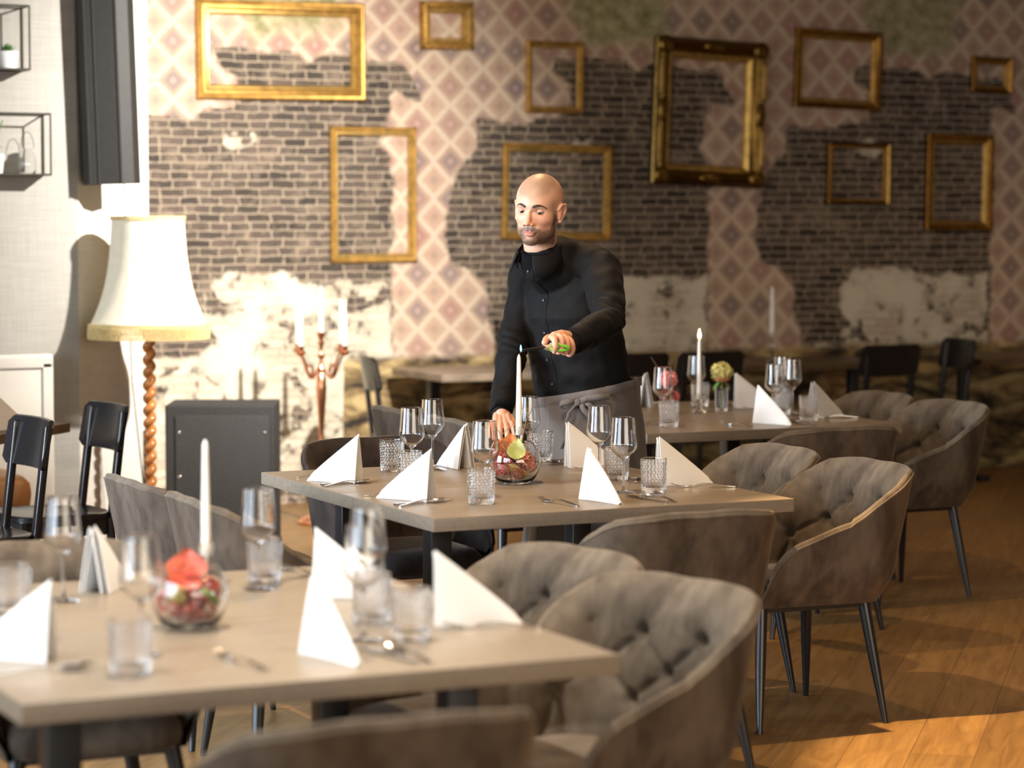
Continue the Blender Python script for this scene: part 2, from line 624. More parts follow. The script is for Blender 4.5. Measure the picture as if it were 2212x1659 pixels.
CORN_A, CORN_B = (3.20, 11.40), (3.69, 11.90)
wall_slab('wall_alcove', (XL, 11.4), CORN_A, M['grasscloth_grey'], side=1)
wall_slab('wall_return', CORN_A, CORN_B, M['grasscloth'], side=1)
wall_slab('wall_niche', CORN_B, (4.165, YW), M['grasscloth'], side=1)
wall_slab('wall_right', (XR, YF), (XR, YW), M['plain_wall'], side=-1)
mb = MB()
for (xa, xb, za, zb) in ((XL, 0.2, 0, CEIL), (0.2, 6.2, 0, 0.9), (0.2, 6.2, 2.9, CEIL), (6.2, XR, 0, CEIL)):
    mb.box(((xa + xb) / 2, YF - 0.06, (za + zb) / 2), (xb - xa, 0.12, zb - za))
tag(mb.build('wall_front', M['plain_wall'], smooth=False), kind='structure')
mb = MB()
for i in range(5):
    mb.box((0.2 + 1.5 * i, YF - 0.06, 1.9), (0.07, 0.07, 2.0))
for z in (0.93, 2.87):
    mb.box((3.2, YF - 0.06, z), (6.0, 0.07, 0.07))
tag(mb.build('window_3', M['black_metal'], smooth=False), kind='structure')  # unseen window added to hold the fill light behind the camera
# left wall with two tall windows
mb = MB()
for (ya, yb, za, zb) in ((YF, 2.6, 0, CEIL), (2.6, 6.6, 0, 0.5), (2.6, 6.6, 3.0, CEIL), (6.6, 7.5, 0, CEIL), (7.5, 10.3, 0, 0.5), (7.5, 10.3, 3.0, CEIL), (10.3, 11.4, 0, CEIL)):
    mb.box((XL - 0.06, (ya + yb) / 2, (za + zb) / 2), (0.12, yb - ya, zb - za))
tag(mb.build('wall_left', M['plain_wall'], smooth=False), kind='structure')
for k, (ya, yb) in enumerate(((2.6, 6.6), (7.5, 10.3))):
    mb = MB()
    n = 3
    for i in range(n + 1):
        mb.box((XL - 0.06, ya + (yb - ya) * i / n, 1.75), (0.07, 0.07, 2.5))
    for z in (0.53, 2.97):
        mb.box((XL - 0.06, (ya + yb) / 2, z), (0.07, yb - ya, 0.07))
    tag(mb.build('window_%d' % (k + 1), M['black_metal'], smooth=False), kind='structure')
mb = MB()
mb.box(((XL + XR) / 2, (YF + YW) / 2, CEIL + 0.05), (XR - XL, YW - YF, 0.1))
tag(mb.build('ceiling', M['ceiling'], smooth=False), kind='structure')

t = NT('oak plank flooring')
co = t.mapping(t.coord(), (1, 1, 1), (0, 0, R(-50.1)))
bt = t.n('ShaderNodeTexBrick')
t.link(co, bt.inputs['Vector'])
bt.inputs['Scale'].default_value = 1.0
bt.inputs['Brick Width'].default_value = 1.28
bt.inputs['Row Height'].default_value = 0.192
bt.inputs['Mortar Size'].default_value = 0.0022
bt.inputs['Mortar Smooth'].default_value = 0.3
bt.inputs['Bias'].default_value = 0.0
bt.offset = 0.37
bt.inputs['Color1'].default_value = (0.0, 0.0, 0.0, 1)
bt.inputs['Color2'].default_value = (1.0, 1.0, 1.0, 1)
bt.inputs['Mortar'].default_value = (0.5, 0.5, 0.5, 1)
gr = t.noise(1.0, 6, 0.62, t.mapping(co, (3.0, 30.0, 1)), 0.8)
kn = t.noise(1.0, 3, 0.6, t.mapping(co, (9.0, 14.0, 1)), 1.0)
c = t.ramp(gr, [(0.28, (0.160, 0.083, 0.025)), (0.72, (0.290, 0.165, 0.058))])
tn = t.math('ADD', t.math('MULTIPLY', bt.outputs['Color'], 0.30), 0.85)
c = t.mix(1.0, c, t.n('ShaderNodeCombineColor').outputs[0], 'MULTIPLY') if False else c
vmul = t.n('ShaderNodeVectorMath', operation='SCALE')
t.link(c, vmul.inputs[0])
t.link(tn, vmul.inputs['Scale'])
c = t.mix(t.ramp(kn, [(0.69, (0, 0, 0)), (0.76, (1, 1, 1))]), vmul.outputs[0], (0.10, 0.05, 0.02))
c = t.mix(t.math('MULTIPLY', bt.outputs['Fac'], 0.6), c, (0.09, 0.05, 0.025))
t.set(Base_Color=c, Roughness=0.42)
t.bump(gr, 0.06, 0.002)
M['floor'] = t.m
mb = MB()
mb.box(((XL + XR) / 2, (YF + YW) / 2, -0.05), (XR - XL, YW - YF, 0.1))
tag(mb.build('floor', M['floor'], smooth=False), kind='structure')
# ================================================================== DINING TABLES
TW, TL, TH = 1.2, 1.454, 0.75
TABLES = {'near': (1.136, 4.451), 'mid': (2.906, 6.681), 'far': (4.79, 8.90)}
TLAB = {'near': 'grey-brown dining table in the foreground, its near corner cut by the picture edge',
        'mid': 'grey-brown dining table where the man in black lights a candle',
        'far': 'grey-brown dining table behind the man, carrying the burning candle'}
for key, (tx, ty) in TABLES.items():
    root = tag(empty('dining_table', (tx, ty, 0)), TLAB[key], 'table', 'laid dining tables')
    for k in range(2):
        mb = MB()
        mb.box((TW / 2, TL / 4 + k * TL / 2, TH - 0.02), (TW, TL / 2 - 0.0016, 0.04), bevel=0.0018)
        mb.build('tabletop', M['laminate'], root)
        for lx in (0.17, TW - 0.19):
            y = TL / 4 + k * TL / 2
            lb = MB()
            lb.box((lx, y, 0.37), (0.068, 0.068, 0.68), bevel=0.004)
            lb.box((lx, y, 0.02), (0.08, 0.52, 0.035), bevel=0.006)
            lb.box((lx, y, 0.702), (0.16, 0.30, 0.014))
            lb.build('leg', M['black_metal'], root)

# ================================================================== TUFTED VELVET ARMCHAIR
# local frame: the sitter looks along +Y, x = half width, origin on the floor under the seat
CH_B, CH_R, CH_S = 0.142, 0.118, 0.375     # half back straight, corner radius, side straight
L1 = CH_B
L2 = CH_B + CH_R * PI / 2
L3 = L2 + CH_S


def ch_plan(l):
    """outer plan curve at arm height: back centre l=0 to arm front l=L3 (x>=0 side)"""
    s = 1 if l >= 0 else -1
    l = abs(l)
    if l < L1:
        return Vector((s * l, -0.27, 0)), Vector((0, -1, 0))
    if l < L2:
        a = (l - L1) / CH_R
        return Vector((s * (CH_B + CH_R * math.sin(a)), -0.27 + CH_R - CH_R * math.cos(a), 0)), Vector((s * math.sin(a), -math.cos(a), 0))
    return Vector((s * (CH_B + CH_R - 0.012 * smoothstep(L2, L3, l)), -0.27 + CH_R + (l - L2), 0)), Vector((s, 0, 0))


def ch_top(l):
    l = abs(l)
    h = 0.800 - 0.004 * math.exp(-(l / 0.07) ** 2) - 0.030 * (min(l, 0.26) / 0.26) ** 3
    if l > 0.22:
        drop = smoothstep(0.20, 0.44, l)
        h = h * (1 - drop) + 0.635 * drop
    if l > 0.40:
        h = min(h, 0.640 - 0.075 * smoothstep(0.36, 0.66, l))
    e = L3 - l
    if e < 0.13:
        q = 1 - e / 0.13
        h -= 0.17 * (1 - math.sqrt(max(0, 1 - q * q)))
    return h


def ch_pt(l, z, off):
    """point on the shell: height z, offset inwards off"""
    p, n = ch_plan(l)
    k = (z - 0.40)
    w = abs(l)
    back = 1 - smoothstep(L1, L2 + 0.1, w)
    flare = 0.20 * back + 0.09 * (1 - back)
    q = p + n * (k * flare - 0.035 * max(0.0, 0.47 - z) / 0.08 - off)
    return Vector((q.x, q.y, z))


ls = [-L3 + 2 * L3 * i / 88 for i in range(89)]
Z0 = 0.385
shell = MB()
N = 14
shell.grid([[ch_pt(l, Z0 + (ch_top(l) - Z0) * (j / N), 0.0) for j in range(N + 1)] for l in ls])
# underside
bp = [ch_pt(l, Z0, 0.0) for l in ls]
nb = len(shell.v)
shell.add(bp + [Vector((0, 0.02, Z0 - 0.004))], [(i, i + 1, len(bp)) for i in range(len(bp) - 1)] + [(len(bp) - 1, 0, len(bp))])
ME_SHELL = shell.mesh('shell', M['velvet_back'], angle=60)

# tufted inner cushion
BUT1 = [(-0.095, 0.685), (0.095, 0.685)]
BUT2 = [(-0.20, 0.605), (0.0, 0.605), (0.20, 0.605)]
BUT3 = [(-0.10, 0.535), (0.10, 0.535), (-0.33, 0.555), (0.33, 0.555)]
SEG = []
for b in BUT1:
    for c in BUT2:
        if abs(b[0] - c[0]) < 0.15:
            SEG.append((b, c))
for b in BUT3[:2]:
    for c in BUT2:
        if abs(b[0] - c[0]) < 0.15:
            SEG.append((b, c))
    SEG.append((b, (b[0] * 1.05, 0.44)))
SEG += [((-0.20, 0.605), (-0.33, 0.555)), ((0.20, 0.605), (0.33, 0.555)), ((0.20, 0.605), (0.225, 0.70)), ((-0.20, 0.605), (-0.225, 0.70)),
        ((0.33, 0.555), (0.30, 0.44)), ((-0.33, 0.555), (-0.30, 0.44)), ((0.33, 0.555), (0.41, 0.62)), ((-0.33, 0.555), (-0.41, 0.62)),
        ((0.33, 0.555), (0.40, 0.44)), ((-0.33, 0.555), (-0.40, 0.44)), ((0.47, 0.60), (0.46, 0.44)), ((-0.47, 0.60), (-0.46, 0.44)),
        ((0.0, 0.605), (0.0, 0.69)), ((0.0, 0.605), (0.0, 0.46))]
SEGW = [0.45 if k >= len(SEG) - 2 else (0.7 if k >= len(SEG) - 6 else 1.0) for k in range(len(SEG))]


def tuft(l, z):
    d = 0.0
    for ((ax, az), (bx, bz)), wgt in zip(SEG, SEGW):
        ex, ez = bx - ax, bz - az
        tt = min(1, max(0, ((l - ax) * ex + (z - az) * ez) / (ex * ex + ez * ez)))
        q = math.hypot(l - ax - tt * ex, z - az - tt * ez)
        d = max(d, wgt * (0.0105 * math.exp(-(q / 0.0085) ** 2) + 0.0055 * math.exp(-(q / 0.028) ** 2)))
    for (bx, bz) in BUT1 + BUT2 + BUT3:
        q = math.hypot(l - bx, z - bz)
        d = max(d, 0.030 * math.exp(-(q / 0.015) ** 2) + 0.012 * math.exp(-(q / 0.045) ** 2))
    # fine radial gathers around the buttons
    for k, (bx, bz) in enumerate(BUT1 + BUT2):
        a = math.atan2(l - bx, z - bz)
        r = math.hypot(l - bx, z - bz)
        d += (0.0030 if k < 2 else 0.0020) * math.cos(a * 11 + k) * math.exp(-(r / 0.048) ** 2) * min(1.0, r / 0.012)
    return d


NL, NZ = 190, 44
lsi = [-L3 + 0.012 + 2 * (L3 - 0.012) * i / NL for i in range(NL + 1)]
cush = MB()
rows = []
for l in lsi:
    zt = ch_top(l) - 0.004
    zb = 0.425
    row = []
    # rolled top rim from the outer face to the inner face
    w = abs(l)
    th = 0.048 - 0.012 * smoothstep(0.25, 0.5, w)
    edge = smoothstep(0, 0.09, L3 - w)
    th = 0.018 + (th - 0.018) * edge
    for j in range(7):
        a = PI * j / 7 * 0.5 + 0.0
        row.append(ch_pt(l, zt + 0.021 * math.sin(PI * j / 7), 0.003 + th * 0.55 * (1 - math.cos(PI * j / 7)) * 0.5))
    for j in range(NZ + 1):
        s = j / NZ
        z = zt - (zt - zb) * s
        puff = math.sin(min(1, s * 3.5) * PI / 2) ** 0.7
        dd = tuft(l, z) * smoothstep(0.0, 0.22, s)
        row.append(ch_pt(l, z, th * (0.55 + 0.45 * puff) + 0.008 * edge - dd * (0.35 + 0.65 * edge)))
    rows.append(row)
cush.grid(rows)
ME_CUSH = cush.mesh('backrest', M['velvet'], angle=0)

pip = MB()
pip.tube([ch_pt(l, ch_top(l) + 0.002, 0.002) for l in ls], 0.0042, 6)
ME_PIPE = pip.mesh('piping', M['velvet'])

seat = MB()
prof = []
rows = []
for i in range(48):
    a = 2 * PI * i / 48
    row = []
    for (k, z) in ((0.0, 0.478), (0.45, 0.476), (0.75, 0.470), (0.92, 0.458), (0.99, 0.438), (1.0, 0.418), (0.985, 0.40), (0.93, 0.388), (0.0, 0.386)):
        e = 2.0 / 4.5
        cx_, sy_ = math.cos(a), math.sin(a)
        x = 0.214 * k * math.copysign(abs(cx_) ** e, cx_)
        y = 0.035 + (0.255 if sy_ > 0 else 0.235) * k * math.copysign(abs(sy_) ** e, sy_)
        row.append((x, y, z))
    rows.append(row)
seat.grid(rows, close_u=True)
ME_SEAT = seat.mesh('seat', M['velvet'], angle=0)

slot = MB()
slot.box((0, -0.2962, 0.525), (0.011, 0.008, 0.15), bevel=0.002, rot=Euler((R(12), 0, 0)))
ME_SLOT = slot.mesh('grip_slot', M['black_metal'])


def leg_mesh(sx, sy):
    b = MB()
    top = Vector((sx * 0.180, sy * 0.185 + 0.015, 0.39))
    bot = Vector((sx * 0.252, sy * 0.228 + 0.015, 0.0))
    b.tube([top, top.lerp(bot, 0.5), bot], [0.0205, 0.017, 0.0095], 14)
    return b.mesh('leg', M['black_metal'])


ME_LEGS = [leg_mesh(a, b) for a in (-1, 1) for b in (-1, 1)]


def armchair_proto():
    r = empty('armchair')
    link_mesh('shell', ME_SHELL, r)
    link_mesh('backrest', ME_CUSH, r)
    link_mesh('piping', ME_PIPE, r)
    link_mesh('seat', ME_SEAT, r)
    link_mesh('grip_slot', ME_SLOT, r)
    fr = MB()
    for s in (-1, 1):
        fr.box((s * 0.18, 0.015, 0.378), (0.03, 0.40, 0.018))
    fr.box((0, -0.16, 0.378), (0.36, 0.03, 0.018))
    fr.box((0, 0.19, 0.378), (0.36, 0.03, 0.018))
    fr.build('leg_frame', M['black_metal'], r, smooth=False)
    for m_ in ME_LEGS:
        link_mesh('leg', m_, r)
    return r


# position of the seat centre, turn (0 looks along +Y), label
CHAIRS = [
    (1.575, 4.10, 0.00, 'taupe tufted armchair in the foreground seen from behind, cut by the bottom edge'),
    (2.445, 4.86, 1.83, 'pale lit tufted armchair nearest the camera beside the foreground table'),
    (2.465, 5.43, 1.78, 'pale tufted armchair tucked between the foreground table corner and the brown chair back'),
    (1.62, 5.87, PI, 'tufted armchair at the far end of the foreground table, mostly behind its glasses'),
    (3.41, 6.37, 0.03, 'brown armchair seen from behind at the near end of the middle table'),
    (4.32, 7.06, 1.54, 'brown tufted armchair with four legs in view, at the middle table corner'),
    (4.33, 7.635, 1.55, 'brown tufted armchair half hidden by the one at the middle table corner'),
    (2.61, 7.00, -PI / 2 - 0.03, 'mauve-lit armchair back behind the white candle of the foreground table'),
    (2.60, 7.585, -PI / 2 + 0.02, 'mauve-lit armchair back in front of the black loudspeaker box'),
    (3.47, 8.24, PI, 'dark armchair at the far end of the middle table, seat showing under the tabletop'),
    (5.28, 8.56, 0.02, 'dark armchair seen from behind at the near end of the far table'),
    (6.12, 9.15, 1.58, 'tufted armchair standing clear on the floor at the far table, side arm in view'),
    (6.14, 9.74, 1.55, 'tufted armchair at the far table, only its top above the tabletop corner'),
    (4.42, 9.27, -PI / 2, 'mauve armchair back beside the man\'s hand'),
    (4.42, 9.85, -PI / 2 - 0.02, 'mauve armchair back glimpsed through the pair of wine glasses'),
]
arm_root = armchair_proto()
for i, (x, y, rz, lab) in enumerate(CHAIRS):
    o = arm_root if i == 0 else copy_tree(arm_root)
    o.location = (x, y, 0)
    o.rotation_euler = (0, 0, rz)
    tag(o, lab, 'armchair', 'tufted velvet armchairs')

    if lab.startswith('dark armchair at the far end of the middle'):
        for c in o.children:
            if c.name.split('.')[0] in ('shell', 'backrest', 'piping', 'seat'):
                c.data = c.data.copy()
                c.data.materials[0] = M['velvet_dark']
# ================================================================== NAPKINS
def napkin_mesh(seed):
    rnd = random.Random(seed)
    BL, HH = 0.182, 0.158
    mb = MB()
    for k, (dx, dy, hs, ws) in enumerate(((-0.006, 0.0, 1.0, 1.0), (0.006, 0.004, 0.975, 0.86))):
        P = []
        ph = rnd.uniform(0, 6)
        for i in range(25):
            s = i / 24
            h = HH * hs * (0.055 + 0.945 * s ** 0.93)
            w = (0.013 + 0.020 * s) * ws
            if s < 0.08:
                h *= 0.6 + 5 * s
                w *= 0.75 + 3 * s
            row = []
            for j in range(21):
                t_ = -1 + j / 10
                a = abs(t_)
                z = h * (1 - (math.sqrt(a * a + 0.006) - 0.0775) / 0.926)
                bul = 0.0035 * math.sin(PI * a) * math.sin(PI * s)
                x = (w * (a ** 0.9) + bul) * (1 if t_ > 0 else -1) if j != 10 else 0.0
                x += dx * s + 0.0015 * math.sin(5 * s + ph)
                row.append((x, s * BL + dy - 0.012 * a * (1 - s) * 0.0, max(0.0005, z)))
            P.append(row)
        mb.grid(P)
    me = mb.mesh('napkin', M['white_cloth'], angle=0)
    # give the cloth a thickness
    bm = bmesh.new()
    bm.from_mesh(me)
    bmesh.ops.solidify(bm, geom=list(bm.faces), thickness=0.0022)
    bmesh.ops.recalc_face_normals(bm, faces=bm.faces)
    bm.to_mesh(me)
    bm.free()
    me.polygons.foreach_set('use_smooth', [True] * len(me.polygons))
    me.set_sharp_from_angle(angle=R(50))
    return me


ME_NAP = [napkin_mesh(i) for i in range(3)]

# ================================================================== CUTLERY  (handle end at y=0, tip towards +Y)


def strip(ws, zs, ys, th=0.0022, x0=0.0, camber=0.0, n=5):
    mb = MB()
    top, bot = [], []
    for w_, z_, y_ in zip(ws, zs, ys):
        top.append([(x0 + w_ * (2 * k / (n - 1) - 1), y_, z_ + th / 2 - camber * (2 * k / (n - 1) - 1) ** 2) for k in range(n)])
        bot.append([(x0 + w_ * (2 * k / (n - 1) - 1), y_, z_ - th / 2 - camber * (2 * k / (n - 1) - 1) ** 2) for k in range(n)])
    ring = [t_ + b_[::-1] for t_, b_ in zip(top, bot)]
    m = len(ring[0])
    vs = [p for r in ring for p in r]
    fs = []
    for i in range(len(ring) - 1):
        for k in range(m):
            fs.append((i * m + k, i * m + (k + 1) % m, (i + 1) * m + (k + 1) % m, (i + 1) * m + k))
    fs.append(tuple(range(m)))
    fs.append(tuple((len(ring) - 1) * m + k for k in range(m)))
    mb.add(vs, fs)
    return mb


HY = [0, 0.006, 0.03, 0.07, 0.10, 0.122, 0.135]
HW = [0.0044, 0.0054, 0.0050, 0.0040, 0.0031, 0.0030, 0.0036]
HZ = [0.003, 0.003, 0.0055, 0.011, 0.013, 0.0105, 0.0065]
fork_body = strip(HW + [0.0075, 0.0112, 0.0118], HZ + [0.0045, 0.004, 0.0042], HY + [0.144, 0.152, 0.160])
tines = MB()
for k in range(4):
    x = -0.0093 + 0.0062 * k
    tines.join(strip([0.0024, 0.0021, 0.0017, 0.0008], [0.0042, 0.0055, 0.009, 0.013], [0.159, 0.175, 0.192, 0.203], 0.0018, x, n=2))
fork_h = strip(HW, HZ, HY, 0.0032)
ME_FORK_H = fork_h.mesh('handle', M['steel'])
fh = strip([0.0036, 0.0075, 0.0112, 0.0118], [0.0065, 0.0045, 0.004, 0.0042], [0.134, 0.144, 0.152, 0.160])
fh.join(tines)
ME_FORK_T = fh.mesh('tines', M['steel'])

sp = MB()
P, Q = [], []
for i in range(17):
    s = i / 16
    y = 0.133 + 0.066 * s
    w_ = 0.0036 if i == 0 else 0.0205 * (math.sin(PI * min(1, (s * 0.93 + 0.06)) ** 0.85)) ** 0.62
    w_ = max(w_, 0.0012)
    zc = 0.0075 - 0.0045 * math.sin(PI * s) + 0.004 * s * s
    P.append([((2 * k / 8 - 1) * w_, y, zc + 0.0048 * (2 * k / 8 - 1) ** 2 * math.sin(PI * s) ** 0.7) for k in range(9)])
    Q.append([(p[0], p[1], p[2] - 0.0014) for p in P[-1]][::-1])
rings = [a + b for a, b in zip(P, Q)]
m = len(rings[0])
vs = [p for r in rings for p in r]
fs = [(i * m + k, i * m + (k + 1) % m, (i + 1) * m + (k + 1) % m, (i + 1) * m + k) for i in range(16) for k in range(m)]
fs += [tuple(range(m)), tuple(16 * m + k for k in range(m))]
sp.add(vs, fs)
ME_SPOON_B = sp.mesh('bowl', M['steel'], angle=60)
ME_SPOON_H = strip(HW, HZ[:-1] + [0.0078], HY, 0.0032).mesh('handle', M['steel'])
ME_KNIFE_H = strip([0.0045, 0.0058, 0.0062, 0.0060, 0.0048], [0.004] * 5, [0, 0.006, 0.05, 0.09, 0.108], 0.0062).mesh('handle', M['steel'])
ME_KNIFE_B = strip([0.0048, 0.0085, 0.0095, 0.0090, 0.0060, 0.0012], [0.004] * 6, [0.107, 0.118, 0.15, 0.19, 0.212, 0.222], 0.0016).mesh('blade', M['steel'])

# ================================================================== GLASSES


def shell_profile(outer, th, zin):
    """closed wall: outer profile up, then inner profile down, th = wall, zin = inner floor height"""
    inner = [(max(0.0, r - th), z) for r, z in outer if z > zin][::-1]
    return outer + inner + [(0.0, zin)]


wg_out = [(0.0, 0.0), (0.034, 0.0), (0.0355, 0.0015), (0.030, 0.0035), (0.012, 0.0065), (0.0050, 0.012), (0.0038, 0.03), (0.0036, 0.07), (0.0042, 0.098), (0.008, 0.106),
          (0.022, 0.117), (0.035, 0.130), (0.0415, 0.142), (0.0425, 0.148), (0.0415, 0.157), (0.0398, 0.172), (0.038, 0.190), (0.0363, 0.213), (0.0347, 0.2345), (0.03462, 0.2357), (0.0343, 0.2362)]
wg_in = [(0.0339, 0.2362), (0.03362, 0.2357), (0.03372, 0.2345), (0.0353, 0.213), (0.0370, 0.190), (0.0388, 0.172), (0.0403, 0.157), (0.0411, 0.148), (0.0400, 0.142), (0.0335, 0.131), (0.021, 0.1185), (0.008, 0.110), (0.0, 0.109)]
_w = MB()
_w.lathe(wg_out[:9], 28)
ME_WG_STEM = _w.mesh('stem', M['glass'], angle=0)
_w = MB()
_w.lathe([(0.0, 0.098), (0.0042, 0.098)] + wg_out[9:] + wg_in, 40)
ME_WG_BOWL = _w.mesh('bowl', M['glass'], angle=0)
# stem: close its top
_w = MB()
_w.lathe(wg_out[:9] + [(0.0, 0.098)], 28)
ME_WG_STEM = _w.mesh('stem', M['glass'], angle=60)


def stud(a, z, r):
    if z < 0.010 or z > 0.098:
        return 1.0
    row = (z - 0.010) / 0.0088
    k = int(row)
    fz = math.sin(PI * (row - k))
    fa = math.sin(22 * a + (PI / 2 if k % 2 else 0))
    h = ((k * 7919) % 5) / 5.0
    return 1.0 + 0.080 * max(0.0, fz) ** 0.6 * max(-0.10, min(0.8, 1.6 * fa)) * (0.65 + 0.35 * h)


def tumbler_mesh():
    o = [(0.0, 0.0), (0.033, 0.0), (0.0365, 0.002)]
    nz_ = 70
    for i in range(nz_ + 1):
        z = 0.004 + 0.102 * i / nz_
        o.append((0.0372 + 0.0040 * i / nz_, z))
    o += [(0.0412, 0.1066), (0.0408, 0.1074)]
    inner = [(0.0392, 0.1074), (0.0387, 0.1066), (0.0386, 0.104), (0.0384, 0.09), (0.0374, 0.06), (0.0362, 0.03), (0.034, 0.022), (0.028, 0.0175), (0.0, 0.0165)]
    mb = MB()
    mb.lathe(o, 176, fn=stud)
    w2 = MB()
    w2.lathe([o[-1]] + inner, 176, fn=None)
    mb.join(w2)
    me = mb.mesh('tumbler', M['glass'], angle=0)
    bm = bmesh.new()
    bm.from_mesh(me)
    bmesh.ops.remove_doubles(bm, verts=bm.verts, dist=1e-5)
    bmesh.ops.recalc_face_normals(bm, faces=bm.faces)
    bm.to_mesh(me)
    bm.free()
    return me


ME_TUMB = tumbler_mesh()

# ================================================================== PLACE SETTINGS
TN = {'near': 'foreground table', 'mid': 'middle table', 'far': 'far table'}
SN = {'F': 'front end', 'L': 'lamp side, nearer place', 'L2': 'lamp side, farther place',
      'R': 'aisle side, nearer place', 'R2': 'aisle side, farther place', 'B': 'far end'}
# table-local: napkin (low end, tall end), fork, knife, spoon (handle end, tip), tumbler, wine glass
SEATS = {
    'F': dict(nap=((0.648, 0.085), (0.636, 0.265)), fork=((0.500, 0.075), (0.470, 0.276)), knife=((0.792, 0.058), (0.764, 0.278)), spoon=((0.820, 0.055), (0.806, 0.254)), tumb=(0.893, 0.333), glass=(0.802, 0.362)),
    'L': dict(nap=((0.055, 0.560), (0.186, 0.405)), fork=((0.030, 0.610), (0.230, 0.590)), knife=((0.020, 0.338), (0.235, 0.395)), spoon=((0.024, 0.306), (0.222, 0.392)), tumb=(0.274, 0.273), glass=(0.352, 0.420)),
    'L2': dict(nap=((0.046, 1.130), (0.176, 0.985)), fork=((0.036, 1.215), (0.236, 1.205)), knife=((0.025, 0.955), (0.240, 1.005)), spoon=((0.022, 0.920), (0.222, 0.992)), tumb=(0.300, 0.885), glass=(0.362, 1.010)),
    'R': dict(nap=((1.185, 0.475), (1.035, 0.505)), fork=((1.196, 0.350), (1.020, 0.440)), knife=((1.170, 0.690), (0.960, 0.600)), spoon=((1.178, 0.725), (0.985, 0.660)), tumb=(0.962, 0.715), glass=(0.950, 0.815)),
    'R2': dict(nap=((1.182, 1.120), (1.060, 1.145)), fork=((1.175, 1.030), (0.975, 1.050)), knife=((1.180, 1.290), (0.960, 1.262)), spoon=((1.182, 1.330), (0.985, 1.300)), tumb=(1.016, 1.390), glass=(0.930, 1.315)),
    'B': dict(nap=((0.640, 1.430), (0.658, 1.280)), fork=((0.800, 1.420), (0.805, 1.215)), knife=((0.575, 1.430), (0.572, 1.210)), spoon=((0.535, 1.430), (0.525, 1.230)), tumb=(0.408, 1.290), glass=(0.575, 1.330)),
}
SKIP = {('near', 'L2')}
TWEAK = {
    ('near', 'F'): dict(nap=((0.688, 0.100), (0.668, 0.280)), fork=((0.505, 0.115), (0.474, 0.316)), knife=((0.790, 0.065), (0.764, 0.285))),
    ('near', 'L'): dict(nap=((0.02, 0.52), (0.178, 0.400)), tumb=(0.262, 0.200), glass=(0.345, 0.400), spoon=((0.012, 0.275), (0.205, 0.285)), knife=((0.012, 0.325), (0.22, 0.340))),
    ('near', 'R'): dict(nap=((1.188, 0.425), (1.028, 0.495)), tumb=(0.900, 0.560), glass=(0.930, 0.655), spoon=((1.16, 0.70), (1.00, 0.625))),
    ('near', 'B'): dict(nap=((0.610, 1.37), (0.500, 1.25)), tumb=(0.245, 1.02), glass=(0.392, 1.143)),
    ('near', 'R2'): dict(nap=((1.080, 0.870), (0.960, 0.965)), tumb=(0.897, 1.223), glass=(0.850, 1.130), spoon=((1.04, 1.25), (1.02, 1.42))),
    ('far', 'F'): dict(nap=((0.730, 0.105), (0.680, 0.270)), fork=((0.520, 0.065), (0.492, 0.268)), tumb=(0.917, 0.276)),
    ('far', 'L'): dict(tumb=(0.235, 0.250), glass=(0.272, 0.370), spoon=((0.13, 0.300), (0.300, 0.385))),
    ('far', 'R2'): dict(nap=((1.170, 0.960), (1.035, 1.010)), glass=(1.125, 0.830), tumb=(1.08, 0.77), knife=((1.18, 1.10), (0.98, 1.08)), spoon=((1.18, 1.14), (0.98, 1.12)), fork=((1.18, 0.90), (0.99, 0.915))),
    ('far', 'R'): dict(nap=((1.186, 0.430), (1.046, 0.400)), fork=((1.19, 0.300), (1.00, 0.365)), glass=(1.060, 0.640), tumb=(0.98, 0.60), knife=((1.17, 0.53), (0.96, 0.50)), spoon=((1.18, 0.565), (0.98, 0.535))),
    ('far', 'B'): dict(nap=((0.660, 1.400), (0.650, 1.250)), glass=(0.830, 1.080), tumb=(0.905, 1.180)),
}
first = {}
ni = 0


def put(kind, maker, p, a, label, cat, group, scale=1.0):
    if kind in first:
        o = copy_tree(first[kind])
    else:
        o = maker()
        first[kind] = o
    o.location = p
    o.rotation_euler = (0, 0, a)
    tag(o, label, cat, group)
    return o


def mk(name, parts):
    def f():
        r = empty(name)
        for n_, me_ in parts:
            link_mesh(n_, me_, r)
        return r
    return f


def ang(p, q):
    return math.atan2(q[1] - p[1], q[0] - p[0]) - PI / 2


